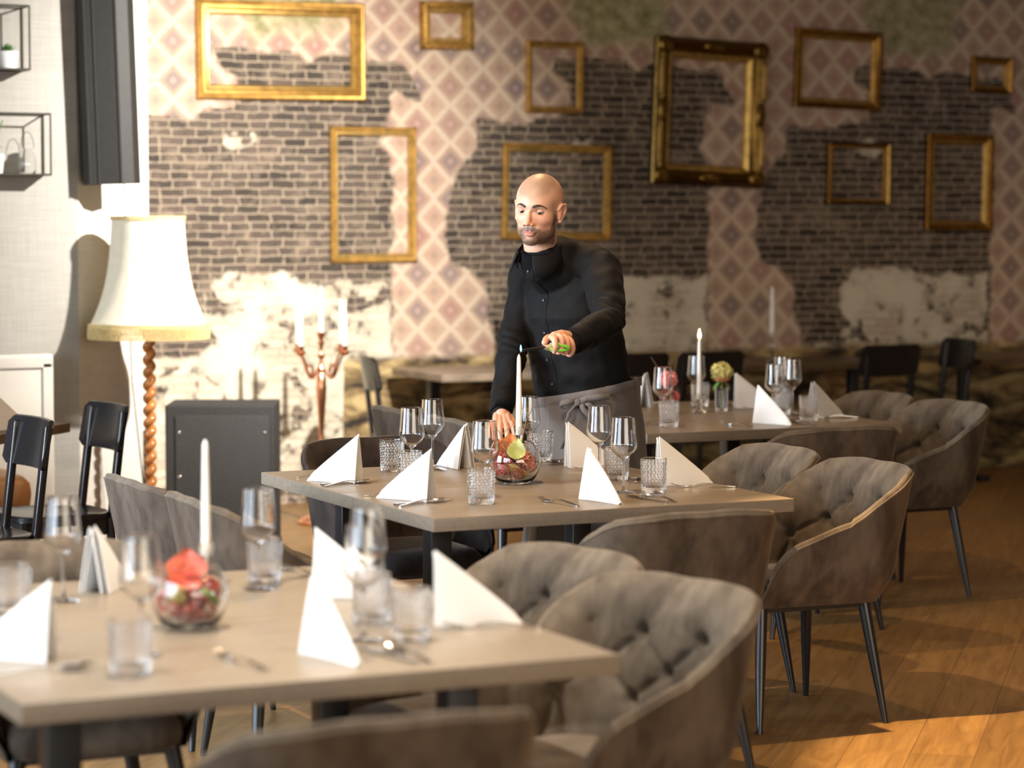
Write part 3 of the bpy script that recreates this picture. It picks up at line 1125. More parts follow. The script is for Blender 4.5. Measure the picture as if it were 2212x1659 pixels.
for key, (tx, ty) in TABLES.items():
    for sn, base in SEATS.items():
        if (key, sn) in SKIP:
            continue
        d = dict(base)
        d.update(TWEAK.get((key, sn), {}))
        where = 'on the %s, %s' % (TN[key], SN[sn])
        Z = TH + 0.0006
        lo, hi = d['nap']
        lo, hi = Vector(lo), Vector(hi)
        o = link_mesh('napkin', ME_NAP[ni % 3])
        ni += 1
        o.location = (tx + lo.x, ty + lo.y, Z)
        o.rotation_euler = (0, 0, ang(lo, hi))
        tag(o, 'white napkin folded to a tent ' + where, 'napkin', 'folded white napkins')
        for kind, parts, word in (('fork', (('handle', ME_FORK_H), ('tines', ME_FORK_T)), 'steel fork lying '),
                                  ('knife', (('handle', ME_KNIFE_H), ('blade', ME_KNIFE_B)), 'steel table knife lying '),
                                  ('spoon', (('handle', ME_SPOON_H), ('bowl', ME_SPOON_B)), 'steel spoon lying ')):
            a_, b_ = d[kind]
            put(kind, mk(kind, parts), (tx + a_[0], ty + a_[1], Z), ang(a_, b_), word + where, kind, kind + 's at the place settings')
        q = d['tumb']
        o = link_mesh('tumbler', ME_TUMB)
        o.location = (tx + q[0], ty + q[1], Z)
        o.rotation_euler = (0, 0, ni * 0.7)
        tag(o, 'studded glass tumbler ' + where, 'tumbler', 'studded glass tumblers')
        q = d['glass']
        put('wine_glass', mk('wine_glass', (('bowl', ME_WG_BOWL), ('stem', ME_WG_STEM))), (tx + q[0], ty + q[1], Z), 0.0,
            'empty stemmed wine glass ' + where, 'wine glass', 'empty wine glasses')

# ================================================================== CANDLES
ME_CANDLE = None


def candle_parts(h, r0=0.0105, r1=0.0058):
    b = MB()
    b.lathe([(0, 0), (r0 * 0.9, 0), (r0, 0.004), (r0, 0.02), (r0 * 0.93, h * 0.4), (r1 * 1.18, h * 0.88), (r1 * 1.05, h * 0.955), (r1 * 0.62, h * 0.985), (0.0012, h), (0, h)], 18)
    return b.mesh('wax', M['wax'], angle=60)


def wick_mesh(h, lean):
    b = MB()
    b.tube([(0, 0, h - 0.003), (lean * 0.35, 0, h + 0.005), (lean, 0, h + 0.009)], 0.0011, 6)
    return b.mesh('wick', M['wick'])


def holder_mesh(h):
    b = MB()
    o = [(0, 0), (0.032, 0), (0.034, 0.003), (0.031, 0.007), (0.016, 0.012), (0.0105, 0.022), (0.015, 0.032), (0.0095, 0.043), (0.009, h - 0.045), (0.014, h - 0.034), (0.0165, h - 0.02), (0.0185, h), (0.0165, h),
         (0.0115, h - 0.012), (0.0112, h - 0.028), (0, h - 0.028)]
    b.lathe(o, 24)
    return b.mesh('candle_holder', M['glass'], angle=50)


CAND = [('mid', 0.745, 1.000, 0.162, 0.268, 0.012, 'unlit white taper candle on the middle table with the lighter at its wick', 'glass candle holder behind the leaf bowl on the middle table'),
        ('near', 0.700, 1.060, 0.125, 0.262, 0.0, 'unlit white taper candle on the foreground table behind the leaf bowl', 'glass candle holder on the foreground table beside its leaf bowl'),
        ('far', 0.720, 0.860, 0.085, 0.262, 0.0, 'burning white taper candle on the far table', 'low glass candle holder under the burning candle')]
CANDLE_TIP = {}
for key, lx, ly, hh, ch, lean, l1, l2 in CAND:
    tx, ty = TABLES[key]
    o = link_mesh('candle_holder', holder_mesh(hh))
    o.location = (tx + lx, ty + ly, TH + 0.0006)
    tag(o, l2, 'candle holder', 'glass candle holders')
    r = empty('candle', (tx + lx, ty + ly, TH + hh - 0.0275))
    r.rotation_euler = (0, 0, -CAM_YAW)
    link_mesh('wax', candle_parts(ch), r)
    link_mesh('wick', wick_mesh(ch, lean), r)
    tag(r, l1, 'candle', 'taper candles on the dining tables')
    CANDLE_TIP[key] = Vector((tx + lx, ty + ly, TH + hh - 0.0275 + ch))
    if key == 'far':
        b = MB()
        b.lathe([(0, 0), (0.0042, 0.004), (0.0066, 0.012), (0.0062, 0.020), (0.0036, 0.032), (0.0012, 0.042), (0, 0.045)], 14)
        fm = bpy.data.materials.new('candle flame')
        fm.use_nodes = True
        fn = fm.node_tree
        fn.nodes.remove(fn.nodes['Principled BSDF'])
        em = fn.nodes.new('ShaderNodeEmission')
        em.inputs[0].default_value = (1.0, 0.62, 0.25, 1)
        em.inputs[1].default_value = 22
        fn.links.new(em.outputs[0], fn.nodes['Material Output'].inputs[0])
        fo = b.build('flame', fm, r)
        fo.location = (0, 0, ch + 0.002)

# ================================================================== LEAF BOWLS
t = NT('autumn leaf')
oi = t.n('ShaderNodeObjectInfo')
co = t.coord('Generated')
leafmix = t.math('ADD', oi.outputs['Random'], t.math('MULTIPLY', t.math('SUBTRACT', t.noise(2.5, 4, 0.6, co), 0.5), 0.7), clamp=True)
M['leaf'] = t.m
t.set(Base_Color=t.ramp(leafmix, [(0.1, (0.42, 0.46, 0.10)), (0.35, (0.50, 0.42, 0.08)), (0.55, (0.55, 0.22, 0.05)), (0.75, (0.50, 0.10, 0.04)), (0.95, (0.28, 0.04, 0.03))]), Roughness=0.5)


def leaf_mat(name, a, b):
    t = NT(name)
    t.set(Base_Color=t.ramp(t.noise(14, 5, 0.6, t.coord()), [(0.35, a), (0.65, b)]), Roughness=0.45)
    return t.m


LEAF = [leaf_mat('yellow green leaf', (0.33, 0.37, 0.10), (0.47, 0.46, 0.17)), leaf_mat('orange red leaf', (0.48, 0.10, 0.03), (0.55, 0.22, 0.07)),
        leaf_mat('olive rust leaf', (0.36, 0.33, 0.05), (0.50, 0.28, 0.06)), leaf_mat('salmon leaf', (0.62, 0.20, 0.10), (0.70, 0.34, 0.18)), leaf_mat('dark red leaf', (0.25, 0.04, 0.03), (0.36, 0.07, 0.04)), leaf_mat('bright red leaf', (0.46, 0.055, 0.030), (0.56, 0.11, 0.05))]
M['twig'] = simple('bare twig', (0.20, 0.11, 0.06), 0.8, var=0.3, vscale=40)
M['petal_red'] = simple('red hydrangea petals', (0.36, 0.045, 0.028), 0.6, var=0.5, vscale=30)
M['petal_pink'] = simple('salmon hydrangea petals', (0.52, 0.17, 0.10), 0.6, var=0.4, vscale=30)
M['petal_green'] = simple('green yellow hydrangea petals', (0.50, 0.44, 0.14), 0.6, var=0.4, vscale=30)
M['petal_dark'] = simple('dark red hydrangea petals', (0.24, 0.040, 0.030), 0.6, var=0.5, vscale=30)
M['petal_rose'] = simple('rose hydrangea petals', (0.70, 0.22, 0.22), 0.6, var=0.35, vscale=30)


def leaf_mb(L, W, curl=0.25, fold=0.2):
    mb = MB()
    P = []
    for i in range(15):
        s = i / 14
        w_ = W * (math.sin(PI * s ** 0.72)) ** 0.9 * (1 - 0.25 * s) + 0.0004
        row = []
        for j in range(9):
            u = 2 * j / 8 - 1
            row.append((w_ * u, L * s, curl * L * s * s + fold * W * abs(u) * (1 - s * 0.4) + 0.02 * L * math.sin(9 * s + 2 * u)))
        P.append(row)
    mb.grid(P)
    return mb


def hydrangea_mb(rad, n, rnd, flat=0.8):
    mb = MB()
    for k in range(n):
        z = 1 - 2 * (k + 0.5) / n
        a = k * 2.39996 + rnd.uniform(-0.2, 0.2)
        q = math.sqrt(max(0, 1 - z * z))
        nrm = Vector((q * math.cos(a), q * math.sin(a), z))
        c = Vector((nrm.x * rad, nrm.y * rad, nrm.z * rad * flat)) * rnd.uniform(0.86, 1.06)
        rot = nrm.to_track_quat('Z', 'Y').to_matrix() @ Matrix.Rotation(rnd.uniform(0, 6), 3, 'Z')
        s = rad * rnd.uniform(0.26, 0.36)
        for p in range(4):
            ca, sa = math.cos(p * PI / 2), math.sin(p * PI / 2)
            vs = []
            for (x, y, zz) in ((0, 0.05, 0), (0.38, 0.45, 0.12), (0.3, 0.95, 0.22), (0, 1.08, 0.16), (-0.3, 0.95, 0.22), (-0.38, 0.45, 0.12)):
                vs.append(c + rot @ (Vector((x * ca - y * sa, x * sa + y * ca, zz)) * s))
            mb.add(vs, [(0, 1, 2, 3), (0, 3, 4, 5)])
    return mb


def bowl_mesh():
    b = MB()
    o = [(0, 0.0), (0.040, 0.0), (0.052, 0.004), (0.066, 0.018), (0.078, 0.042), (0.0825, 0.066), (0.080, 0.090), (0.070, 0.115), (0.0590, 0.1315), (0.0580, 0.1333), (0.0571, 0.1340)]
    i = [(0.0560, 0.1337), (0.0556, 0.1325), (0.0568, 0.1305), (0.0678, 0.114), (0.0775, 0.089), (0.080, 0.066), (0.0752, 0.043), (0.063, 0.021), (0.049, 0.0105), (0.03, 0.009), (0, 0.0085)]
    b.lathe(o + i, 48)
    return b.mesh('glass_bowl', M['glass'], angle=0)


ME_BOWL = bowl_mesh()
BOWL_AT = {'mid': (0.617, 0.760), 'near': (0.535, 0.675)}
view_rz = -CAM_YAW


def place(mb, name, mat, parent, loc, eul, sc_=1.0):
    m_ = Matrix.Translation(loc) @ Euler(eul, 'XYZ').to_matrix().to_4x4() @ Matrix.Scale(sc_, 4)
    t_ = MB()
    t_.v, t_.f = list(mb.v), list(mb.f)
    return t_.xform(m_).build(name, mat, parent)


def arrangement(key, seed, label):
    rnd = random.Random(seed)
    tx, ty = TABLES[key]
    bx, by = BOWL_AT[key]
    r = empty('leaf_arrangement', (tx + bx, ty + by, TH + 0.0006), view_rz)
    r.scale = (0.93, 0.93, 1.0)
    # local: x = picture right, -y = towards the camera
    def hyd(mat, loc, rad, n=34):
        place(hydrangea_mb(rad, n, rnd), 'hydrangea_head', mat, r, loc, (0, 0, rnd.uniform(0, 6)))
    if key == 'mid':
        hyd(M['petal_red'], (-0.040, -0.020, 0.054), 0.035)
        hyd(M['petal_red'], (-0.018, 0.032, 0.052), 0.036)
        hyd(M['petal_pink'], (0.040, -0.004, 0.064), 0.035)
        hyd(M['petal_dark'], (0.010, -0.028, 0.038), 0.028)
        hyd(M['petal_dark'], (-0.034, 0.004, 0.082), 0.030)
        hyd(M['petal_pink'], (0.030, 0.022, 0.080), 0.030)
        place(leaf_mb(0.076, 0.036, -0.1, 0.25), 'leaf', LEAF[0], r, (0.002, -0.030, 0.078), (R(72), R(4), R(-6)))
        place(leaf_mb(0.082, 0.042, -0.25, 0.2), 'leaf', LEAF[1], r, (-0.014, 0.012, 0.094), (R(62), R(10), R(12)))
        place(leaf_mb(0.085, 0.036, 0.12, 0.2), 'leaf', LEAF[1], r, (-0.036, 0.020, 0.060), (R(74), R(-14), R(22)))
        place(leaf_mb(0.066, 0.037, 0.30, 0.3), 'leaf', LEAF[2], r, (-0.012, -0.052, 0.062), (R(-62), R(12), R(-18)))
        place(leaf_mb(0.062, 0.027, 0.3, 0.35), 'leaf', LEAF[3], r, (0.018, -0.046, 0.074), (R(-38), R(22), R(-52)))
        place(leaf_mb(0.050, 0.022, 0.3, 0.3), 'leaf', LEAF[2], r, (0.022, -0.048, 0.046), (R(-60), R(0), R(-12)))
        place(leaf_mb(0.05, 0.024, 0.2, 0.3), 'leaf', LEAF[4], r, (-0.046, -0.030, 0.040), (R(-40), R(10), R(40)))
        tw = MB()
        tw.tube([(0.002, -0.03, 0.050), (0.012, -0.02, 0.085), (0.022, -0.012, 0.128), (0.030, -0.01, 0.168), (0.040, -0.008, 0.205), (0.056, -0.008, 0.236), (0.062, -0.008, 0.262)], [0.0022, 0.0022, 0.0020, 0.0018, 0.0016, 0.0013, 0.0010], 6)
        tw.tube([(0.032, -0.01, 0.176), (0.042, -0.004, 0.190), (0.060, 0.0, 0.200)], [0.0015, 0.0012, 0.0009], 5)
        tw.tube([(0.036, -0.009, 0.193), (0.031, -0.012, 0.215), (0.030, -0.014, 0.232)], [0.001, 0.0008, 0.0005], 5)
        tw.build('twig', M['twig'], r)
        tw = MB()
        tw.tube([(0.0, -0.03, 0.045), (-0.018, -0.03, 0.080), (-0.032, -0.02, 0.105), (-0.030, -0.016, 0.135), (-0.022, -0.012, 0.150)], [0.0015, 0.0014, 0.0013, 0.0011, 0.0008], 6)
        tw.build('twig', M['twig'], r)
        tw = MB()
        tw.tube([(-0.01, 0.0, 0.06), (-0.040, 0.01, 0.135), (-0.056, 0.012, 0.168), (-0.074, 0.014, 0.182), (-0.088, 0.016, 0.204)], [0.0018, 0.0017, 0.0015, 0.0012, 0.0009], 6)
        tw.tube([(-0.048, 0.011, 0.152), (-0.030, 0.012, 0.172), (-0.018, 0.012, 0.178), (-0.006, 0.012, 0.192)], [0.0015, 0.0013, 0.0011, 0.0008], 5)
        tw.tube([(-0.022, 0.012, 0.176), (-0.026, 0.014, 0.205)], [0.0008, 0.0006], 5)
        tw.build('twig', M['twig'], r)
    else:
        hyd(M['petal_red'], (-0.036, -0.016, 0.054), 0.036)
        hyd(M['petal_dark'], (0.030, -0.022, 0.046), 0.034)
        hyd(M['petal_dark'], (0.0, 0.034, 0.055), 0.038)
        hyd(M['petal_red'], (0.034, 0.012, 0.078), 0.034)
        hyd(M['petal_dark'], (-0.022, 0.010, 0.090), 0.034)
        hyd(M['petal_dark'], (0.0, -0.034, 0.036), 0.026)
        hyd(M['petal_green'], (-0.020, -0.038, 0.076), 0.022)
        place(leaf_mb(0.066, 0.052, 0.05, 0.25), 'leaf', LEAF[5], r, (-0.004, -0.016, 0.104), (R(68), 0, R(2)))
        place(leaf_mb(0.062, 0.044, 0.1, 0.2), 'leaf', LEAF[5], r, (-0.010, -0.040, 0.082), (R(60), R(8), R(12)))
        place(leaf_mb(0.060, 0.036, 0.35, 0.3), 'leaf', leaf_mat('green leaf', (0.16, 0.25, 0.04), (0.28, 0.36, 0.08)), r, (0.034, -0.046, 0.082), (R(-55), R(10), R(-40)))
        place(leaf_mb(0.055, 0.028, 0.35, 0.3), 'leaf', LEAF[2], r, (-0.020, -0.058, 0.070), (R(-50), R(10), R(20)))
        place(leaf_mb(0.052, 0.024, 0.3, 0.3), 'leaf', LEAF[4], r, (0.006, -0.060, 0.078), (R(-40), R(10), R(-20)))
        tw = MB()
        tw.tube([(-0.005, -0.01, 0.05), (-0.016, -0.005, 0.11), (-0.020, 0.0, 0.17), (-0.012, 0.0, 0.21), (-0.018, 0.0, 0.25)], [0.0016, 0.0015, 0.0013, 0.001, 0.0007], 6)
        tw.tube([(-0.016, 0.0, 0.14), (0.02, 0.0, 0.17), (0.05, 0.0, 0.185)], [0.0012, 0.001, 0.0006], 6)
        tw.build('twig', M['twig'], r)
    tag(r, label, 'arrangement', 'autumn leaf arrangements')
    o = link_mesh('glass_bowl', ME_BOWL)
    o.location = (tx + bx, ty + by, TH + 0.0006)
    tag(o, 'round clear glass bowl around the leaves on the %s' % TN[key], 'bowl', 'round glass bowls')


arrangement('mid', 3, 'orange and yellow-green leaves, red hydrangea and bare twigs in the middle table bowl')
arrangement('near', 8, 'red leaf, green leaf and hydrangea in the foreground table bowl')

# small vases of the far table
tx, ty = TABLES['far']
for (lx, ly, h, rad, kind) in ((0.855, 0.900, 0.105, 0.027, 'green'), (0.560, 0.830, 0.10, 0.027, 'rose')):
    b = MB()
    b.lathe([(0, 0), (rad, 0), (rad * 1.02, 0.003), (rad * 1.06, h), (rad * 1.0, h), (rad * 0.96, 0.012), (0, 0.012)], 28)
    o = b.build('glass_vase', M['glass'], angle=50)
    o.location = (tx + lx, ty + ly, TH + 0.0006)
    tag(o, 'small straight glass vase holding the %s hydrangea on the far table' % ('yellow-green' if kind == 'green' else 'rose'), 'vase', 'small glass vases')
    rnd = random.Random(lx)
    r = empty('hydrangea_stem', (tx + lx, ty + ly, TH + 0.0006), view_rz)
    b = MB()
    b.tube([(0, 0, 0.016), (0.003, 0, 0.07), (0, 0, 0.155)], 0.0025, 6)
    b.build('stem', LEAF[0], r)
    if kind == 'green':
        place(hydrangea_mb(0.047, 52, rnd, 0.9), 'flower_head', M['petal_green'], r, (0, 0, 0.172), (0, 0, 0))
        place(hydrangea_mb(0.030, 20, rnd, 0.4), 'flower_head', M['petal_pink'], r, (0.004, -0.012, 0.142), (0, 0, 0))
        gl = leaf_mat('fresh green leaf', (0.06, 0.20, 0.04), (0.12, 0.30, 0.07))
        for s in (-1, 1):
            place(leaf_mb(0.045, 0.018, -0.3, 0.2), 'leaf', gl, r, (s * 0.01, -0.01, 0.125), (R(-35), 0, R(-s * 115)))
        tag(r, 'yellow-green hydrangea with two green leaves in the small glass vase', 'flower')
    else:
        place(hydrangea_mb(0.042, 44, rnd, 0.9), 'flower_head', M['petal_rose'], r, (-0.012, 0, 0.150), (0, 0, 0))
        place(leaf_mb(0.085, 0.034, -0.35, 0.2), 'leaf', LEAF[4], r, (-0.012, -0.026, 0.105), (R(-50), 0, R(25)))
        place(leaf_mb(0.07, 0.03, -0.4, 0.2), 'leaf', LEAF[4], r, (0.006, -0.028, 0.10), (R(-40), 0, R(-30)))
        b = MB()
        b.tube([(0, 0, 0.1), (-0.02, 0.01, 0.16), (-0.06, 0.01, 0.21), (-0.085, 0.01, 0.25)], [0.0015, 0.0013, 0.001, 0.0007], 5)
        b.tube([(0, 0, 0.1), (0.02, 0.02, 0.19), (0.03, 0.02, 0.24), (0.055, 0.02, 0.275)], [0.0015, 0.0013, 0.001, 0.0007], 5)
        b.build('twig', M['twig'], r)
        tag(r, 'rose hydrangea with dark red leaves beside the burning candle', 'flower')
# ================================================================== PICTURE FRAMES ON THE MURAL WALL
def gold(name, col, rough, metal=0.85):
    t = NT(name)
    n1 = t.noise(22, 4, 0.6, t.coord())
    lo = tuple(c * 0.55 for c in col)
    t.set(Base_Color=t.ramp(n1, [(0.3, lo), (0.62, col)]), Roughness=rough, Metallic=metal)
    t.bump(t.noise(90, 3, 0.6, t.coord()), 0.25, 0.003)
    return t.m


M['gold'] = gold('gilded moulding', (0.50, 0.28, 0.065), 0.42, 0.7)
M['gold_bright'] = gold('bright gilded lip', (0.66, 0.43, 0.13), 0.34, 0.75)
M['gold_dark'] = gold('dark antique gilding', (0.22, 0.13, 0.035), 0.28, 1.0)
M['frame_brown'] = gold('bronze brown moulding', (0.34, 0.17, 0.035), 0.27, 1.0)  # gilding darkened: the weak light on these frames put into their colour


def sweep_frame(w, h, prof):
    """mitred moulding: prof = (distance from the outer edge inwards, height off the wall)"""
    mb = MB()
    rows = []
    for sx, sz in ((-1, -1), (1, -1), (1, 1), (-1, 1)):
        rows.append([(sx * (w / 2 - d), -hh, sz * (h / 2 - d)) for d, hh in prof])
    mb.grid(rows, close_u=True)
    n = len(prof)
    return mb


def beads(w, h, r, step, y):
    mb = MB()
    for sx, L_ in ((0, w), (1, h)):
        k = max(2, int(L_ / step))
        for i in range(k + 1):
            p = -L_ / 2 + L_ * i / k
            for s in (-1, 1):
                c = (p, y, s * h / 2) if sx == 0 else (s * w / 2, y, p)
                mb.ball(c, r, 8, 5)
    return mb


FRAMES = [
    # cx, cz, w, h, border, tilt, style, label
    (4.935, 2.514, 0.985, 0.542, 0.083, 0.4, 'wide', 'large landscape gold frame, highest at the lit end of the brick wall'),
    (5.930, 2.682, 0.327, 0.269, 0.068, 0.9, 'ornate', 'tiny ornate gold frame near the ceiling, between two larger frames'),
    (6.617, 2.405, 0.365, 0.412, 0.040, -0.4, 'slim', 'small slim upright gold frame half over bricks, above the man'),
    (7.635, 2.216, 0.755, 0.871, 0.125, -2.2, 'dark', 'big heavy dark frame with a bright gold inner lip'),
    (8.546, 2.494, 0.615, 0.479, 0.062, -1.6, 'brown', 'brown-gold landscape frame filled with wallpaper medallions'),
    (9.682, 2.487, 0.302, 0.224, 0.048, -1.6, 'brown', 'smallest frame, dark, at the far dim end of the wall'),
    (5.480, 1.722, 0.516, 0.754, 0.050, 0.2, 'bead', 'upright gold frame with beaded edge beside the wallpaper strip'),
    (6.632, 1.741, 0.704, 0.549, 0.048, -1.0, 'bead', 'landscape gold frame directly behind the man\'s head'),
    (8.699, 1.861, 0.448, 0.380, 0.038, -0.8, 'brown', 'thin dull frame on dark bricks beside the tall narrow frame'),
    (9.447, 1.810, 0.496, 0.601, 0.062, -0.8, 'brown', 'tall narrow frame on dark bricks with two gold strips per side'),
]
for cx, cz, w, h, b, tilt, style, lab in FRAMES:
    r = empty('picture_frame', (cx, YW - 0.002, cz))
    r.rotation_euler = (0, R(-tilt), 0)
    if style == 'wide':
        sweep_frame(w, h, [(0, 0), (0, 0.026), (0.010, 0.034), (0.022, 0.030), (0.030, 0.040), (0.046, 0.044), (0.056, 0.030), (0.060, 0.022)]).build('moulding', M['gold'], r, angle=30)
        sweep_frame(w - 0.118, h - 0.118, [(0, 0.006), (0, 0.028), (0.008, 0.030), (0.020, 0.012), (0.023, 0.002)]).build('inner_lip', M['gold_bright'], r, angle=30)
    elif style == 'ornate':
        sweep_frame(w, h, [(0, 0), (0, 0.020), (0.012, 0.044), (0.030, 0.050), (0.044, 0.040)]).build('moulding', M['gold'], r, angle=30)
        sweep_frame(w - 0.086, h - 0.086, [(0, 0.01), (0, 0.044), (0.008, 0.044), (0.022, 0.016), (0.024, 0.002)]).build('inner_lip', M['gold_bright'], r, angle=30)
        bb = beads(w - 0.02, h - 0.02, 0.012, 0.026, -0.040)
        bb.join(beads(w - 0.06, h - 0.06, 0.009, 0.020, -0.050))
        bb.build('ornament', M['gold'], r)
    elif style == 'slim':
        sweep_frame(w, h, [(0, 0), (0, 0.022), (0.008, 0.032), (0.016, 0.030), (0.022, 0.018)]).build('moulding', M['gold'], r, angle=30)
        sweep_frame(w - 0.044, h - 0.044, [(0, 0.004), (0, 0.020), (0.010, 0.018), (0.018, 0.004)]).build('inner_lip', M['gold_bright'], r, angle=30)
    elif style == 'dark':
        sweep_frame(w, h, [(0, 0), (0, 0.030), (0.012, 0.040), (0.020, 0.062), (0.040, 0.074), (0.062, 0.062), (0.085, 0.040), (0.092, 0.038)]).build('moulding', M['gold_dark'], r, angle=30)
        sweep_frame(w - 0.184, h - 0.184, [(0, 0.010), (0, 0.040), (0.008, 0.042), (0.028, 0.020), (0.034, 0.004)]).build('inner_lip', M['gold_bright'], r, angle=30)
        spots_ = [((sx * (w / 2 - 0.05), -0.066, sz * (h / 2 - 0.05)), (0.055, 0.016, 0.055)) for sx in (-1, 1) for sz in (-1, 1)]
        spots_ += [((0, -0.068, s * (h / 2 - 0.045)), (0.075, 0.014, 0.035)) for s in (-1, 1)] + [((s * (w / 2 - 0.045), -0.068, 0), (0.035, 0.014, 0.075)) for s in (-1, 1)]
        for c_, r_ in spots_:
            oc = MB()
            oc.ball(c_, r_, 12, 8)
            oc.build('ornament', M['gold_dark'], r)
        for s in (-1, 1):
            for q in (-1, 1):
                ob = MB()
                ob.box((s * (w / 2 - 0.026), -0.070, q * 0.20), (0.024, 0.012, 0.20), bevel=0.005)
                ob.build('gold_panel', M['gold_bright'], r)
    elif style == 'bead':
        sweep_frame(w, h, [(0, 0), (0, 0.022), (0.010, 0.032), (0.022, 0.030), (0.028, 0.020)]).build('moulding', M['gold'], r, angle=30)
        sweep_frame(w - 0.054, h - 0.054, [(0, 0.004), (0, 0.024), (0.010, 0.024), (0.020, 0.004)]).build('inner_lip', M['gold_bright'], r, angle=30)
        beads(w - 0.006, h - 0.006, 0.009, 0.024, -0.022).build('beading', M['gold'], r)
    else:
        sweep_frame(w, h, [(0, 0), (0, 0.030), (0.006, 0.034), (b * 0.30, 0.030), (b * 0.55, 0.018), (b * 0.6, 0.012)]).build('moulding', M['frame_brown'], r, angle=30)
        sweep_frame(w - b * 1.15, h - b * 1.15, [(0, 0.004), (0, 0.024), (b * 0.15, 0.026), (b * 0.38, 0.006), (b * 0.42, 0.002)]).build('inner_lip', M['gold'], r, angle=30)
    tag(r, lab, 'picture frame', 'empty picture frames')

# ================================================================== BLACK WOODEN CHAIRS (sitter looks along +Y)
def wood_chair(board_h=0.175):
    r = empty('wooden_chair')
    b = MB()
    P = []
    n = 16
    zt, zb = 0.870, 0.870 - board_h
    for i in range(n + 1):
        u = -1 + 2 * i / n
        x = 0.205 * u
        yb = -0.205 - 0.035 * (1 - u * u)
        e = 0.022 * max(0, (abs(u) - 0.86) / 0.14) ** 2
        row = []
        lean = 0.035
        for (dy, z) in ((0.009, zb + e), (0.009, zt - e), (0.0, zt - e + 0.004), (-0.009, zt - e), (-0.009, zb + e), (0.0, zb + e - 0.004)):
            row.append((x, yb + dy - lean * (z - zb) / board_h, z))
        row.append(row[0])
        P.append(row)
    b.grid(P)
    for row, fl in ((P[0], 0), (P[-1], 1)):
        b.add(row[:-1], [tuple(range(6))])
    b.build('backrest', M['black_wood'], r, angle=50)
    for s in (-1, 1):
        p = MB()
        p.box((s * 0.158, -0.215, 0.645), (0.036, 0.026, 0.42), bevel=0.006, rot=Euler((R(7), 0, 0)))
        p.build('back_post', M['black_wood'], r)
    st = MB()
    P = []
    for i in range(32):
        a = 2 * PI * i / 32
        e = 2 / 4.0
        x = 0.205 * math.copysign(abs(math.cos(a)) ** e, math.cos(a)) * (1.0 + 0.06 * math.sin(a))
        y = 0.205 * math.copysign(abs(math.sin(a)) ** e, math.sin(a))
        P.append([(0, 0, 0.452), (x * 0.8, y * 0.8, 0.456), (x * 0.97, y * 0.97, 0.462), (x, y, 0.458), (x, y, 0.440), (x * 0.97, y * 0.97, 0.436), (0, 0, 0.436)])
    st.grid(P, close_u=True)
    st.build('seat', M['black_wood'], r)
    for s in (-1, 1):
        for nm, c_, d_ in (('seat_rail', (s * 0.165, 0, 0.405), (0.02, 0.32, 0.06)), ('seat_rail', (0, s * 0.165, 0.405), (0.32, 0.02, 0.06)), ('stretcher', (s * 0.168, 0.0, 0.18), (0.016, 0.35, 0.022))):
            ap = MB()
            ap.box(c_, d_)
            ap.build(nm, M['black_wood'], r, smooth=False)
    for sx in (-1, 1):
        for sy in (-1, 1):
            lg = MB()
            y0 = 0.17 if sy > 0 else -0.180
            lg.tube([(sx * 0.165, y0, 0.44), (sx * 0.17, y0 + sy * 0.02, 0.0)], [0.019, 0.015], 8)
            lg.build('leg', M['black_wood'], r, angle=30)
    return r


wc0 = wood_chair()
WCH = [(2.17, 9.20, PI / 2 + R(6), 'black wooden chair nearest the picture edge, in front of the tan bench cushion'),
       (2.625, 9.78, PI / 2 + R(6), 'black wooden chair standing between the tan bench and the floor lamp'),
       (5.30, 12.45, -PI / 2 - R(12), 'black wooden chair against the mural beside the copper candelabra'),
       (6.42, 12.32, R(4), 'black wooden chair top just behind the man\'s apron'),
       (6.88, 12.30, 0.0, 'black wooden chair top behind the burning candle'),
       (8.16, 12.50, R(3), 'black wooden chair with shiny wide back board at the dim wall table'),
       (8.70, 12.72, PI / 2 - R(8), 'black wooden chair seen edge-on at the dim wall table')]
for i, (x, y, rz, lab) in enumerate(WCH):
    o = wc0 if i == 0 else copy_tree(wc0)
    o.location = (x, y, 0)
    o.rotation_euler = (0, 0, rz)
    tag(o, lab, 'wooden chair', 'black wooden chairs')

# ================================================================== SMALL TABLES ALONG THE WALLS
M['wood_dark'] = simple('dark stained table wood', (0.10, 0.062, 0.035), 0.4, var=0.35, vscale=8)
M['wood_grey'] = simple('weathered table wood', (0.24, 0.18, 0.13), 0.5, var=0.35, vscale=8)


def side_table(cx, cy, w, d, rz, mat, lab):
    r = empty('wall_table', (cx, cy, 0), rz)
    b = MB()
    b.box((0, 0, 0.73), (w, d, 0.04), bevel=0.003)
    b.build('tabletop', mat, r)
    for sx in (-1, 1):
        b = MB()
        b.box((sx * (w / 2 - 0.10), 0, 0.36), (0.06, 0.06, 0.70), bevel=0.004)
        b.box((sx * (w / 2 - 0.10), 0, 0.02), (0.07, d * 0.75, 0.035), bevel=0.006)
        b.build('leg', M['black_metal'], r)
    tag(r, lab, 'table', 'small tables along the walls')
    return r


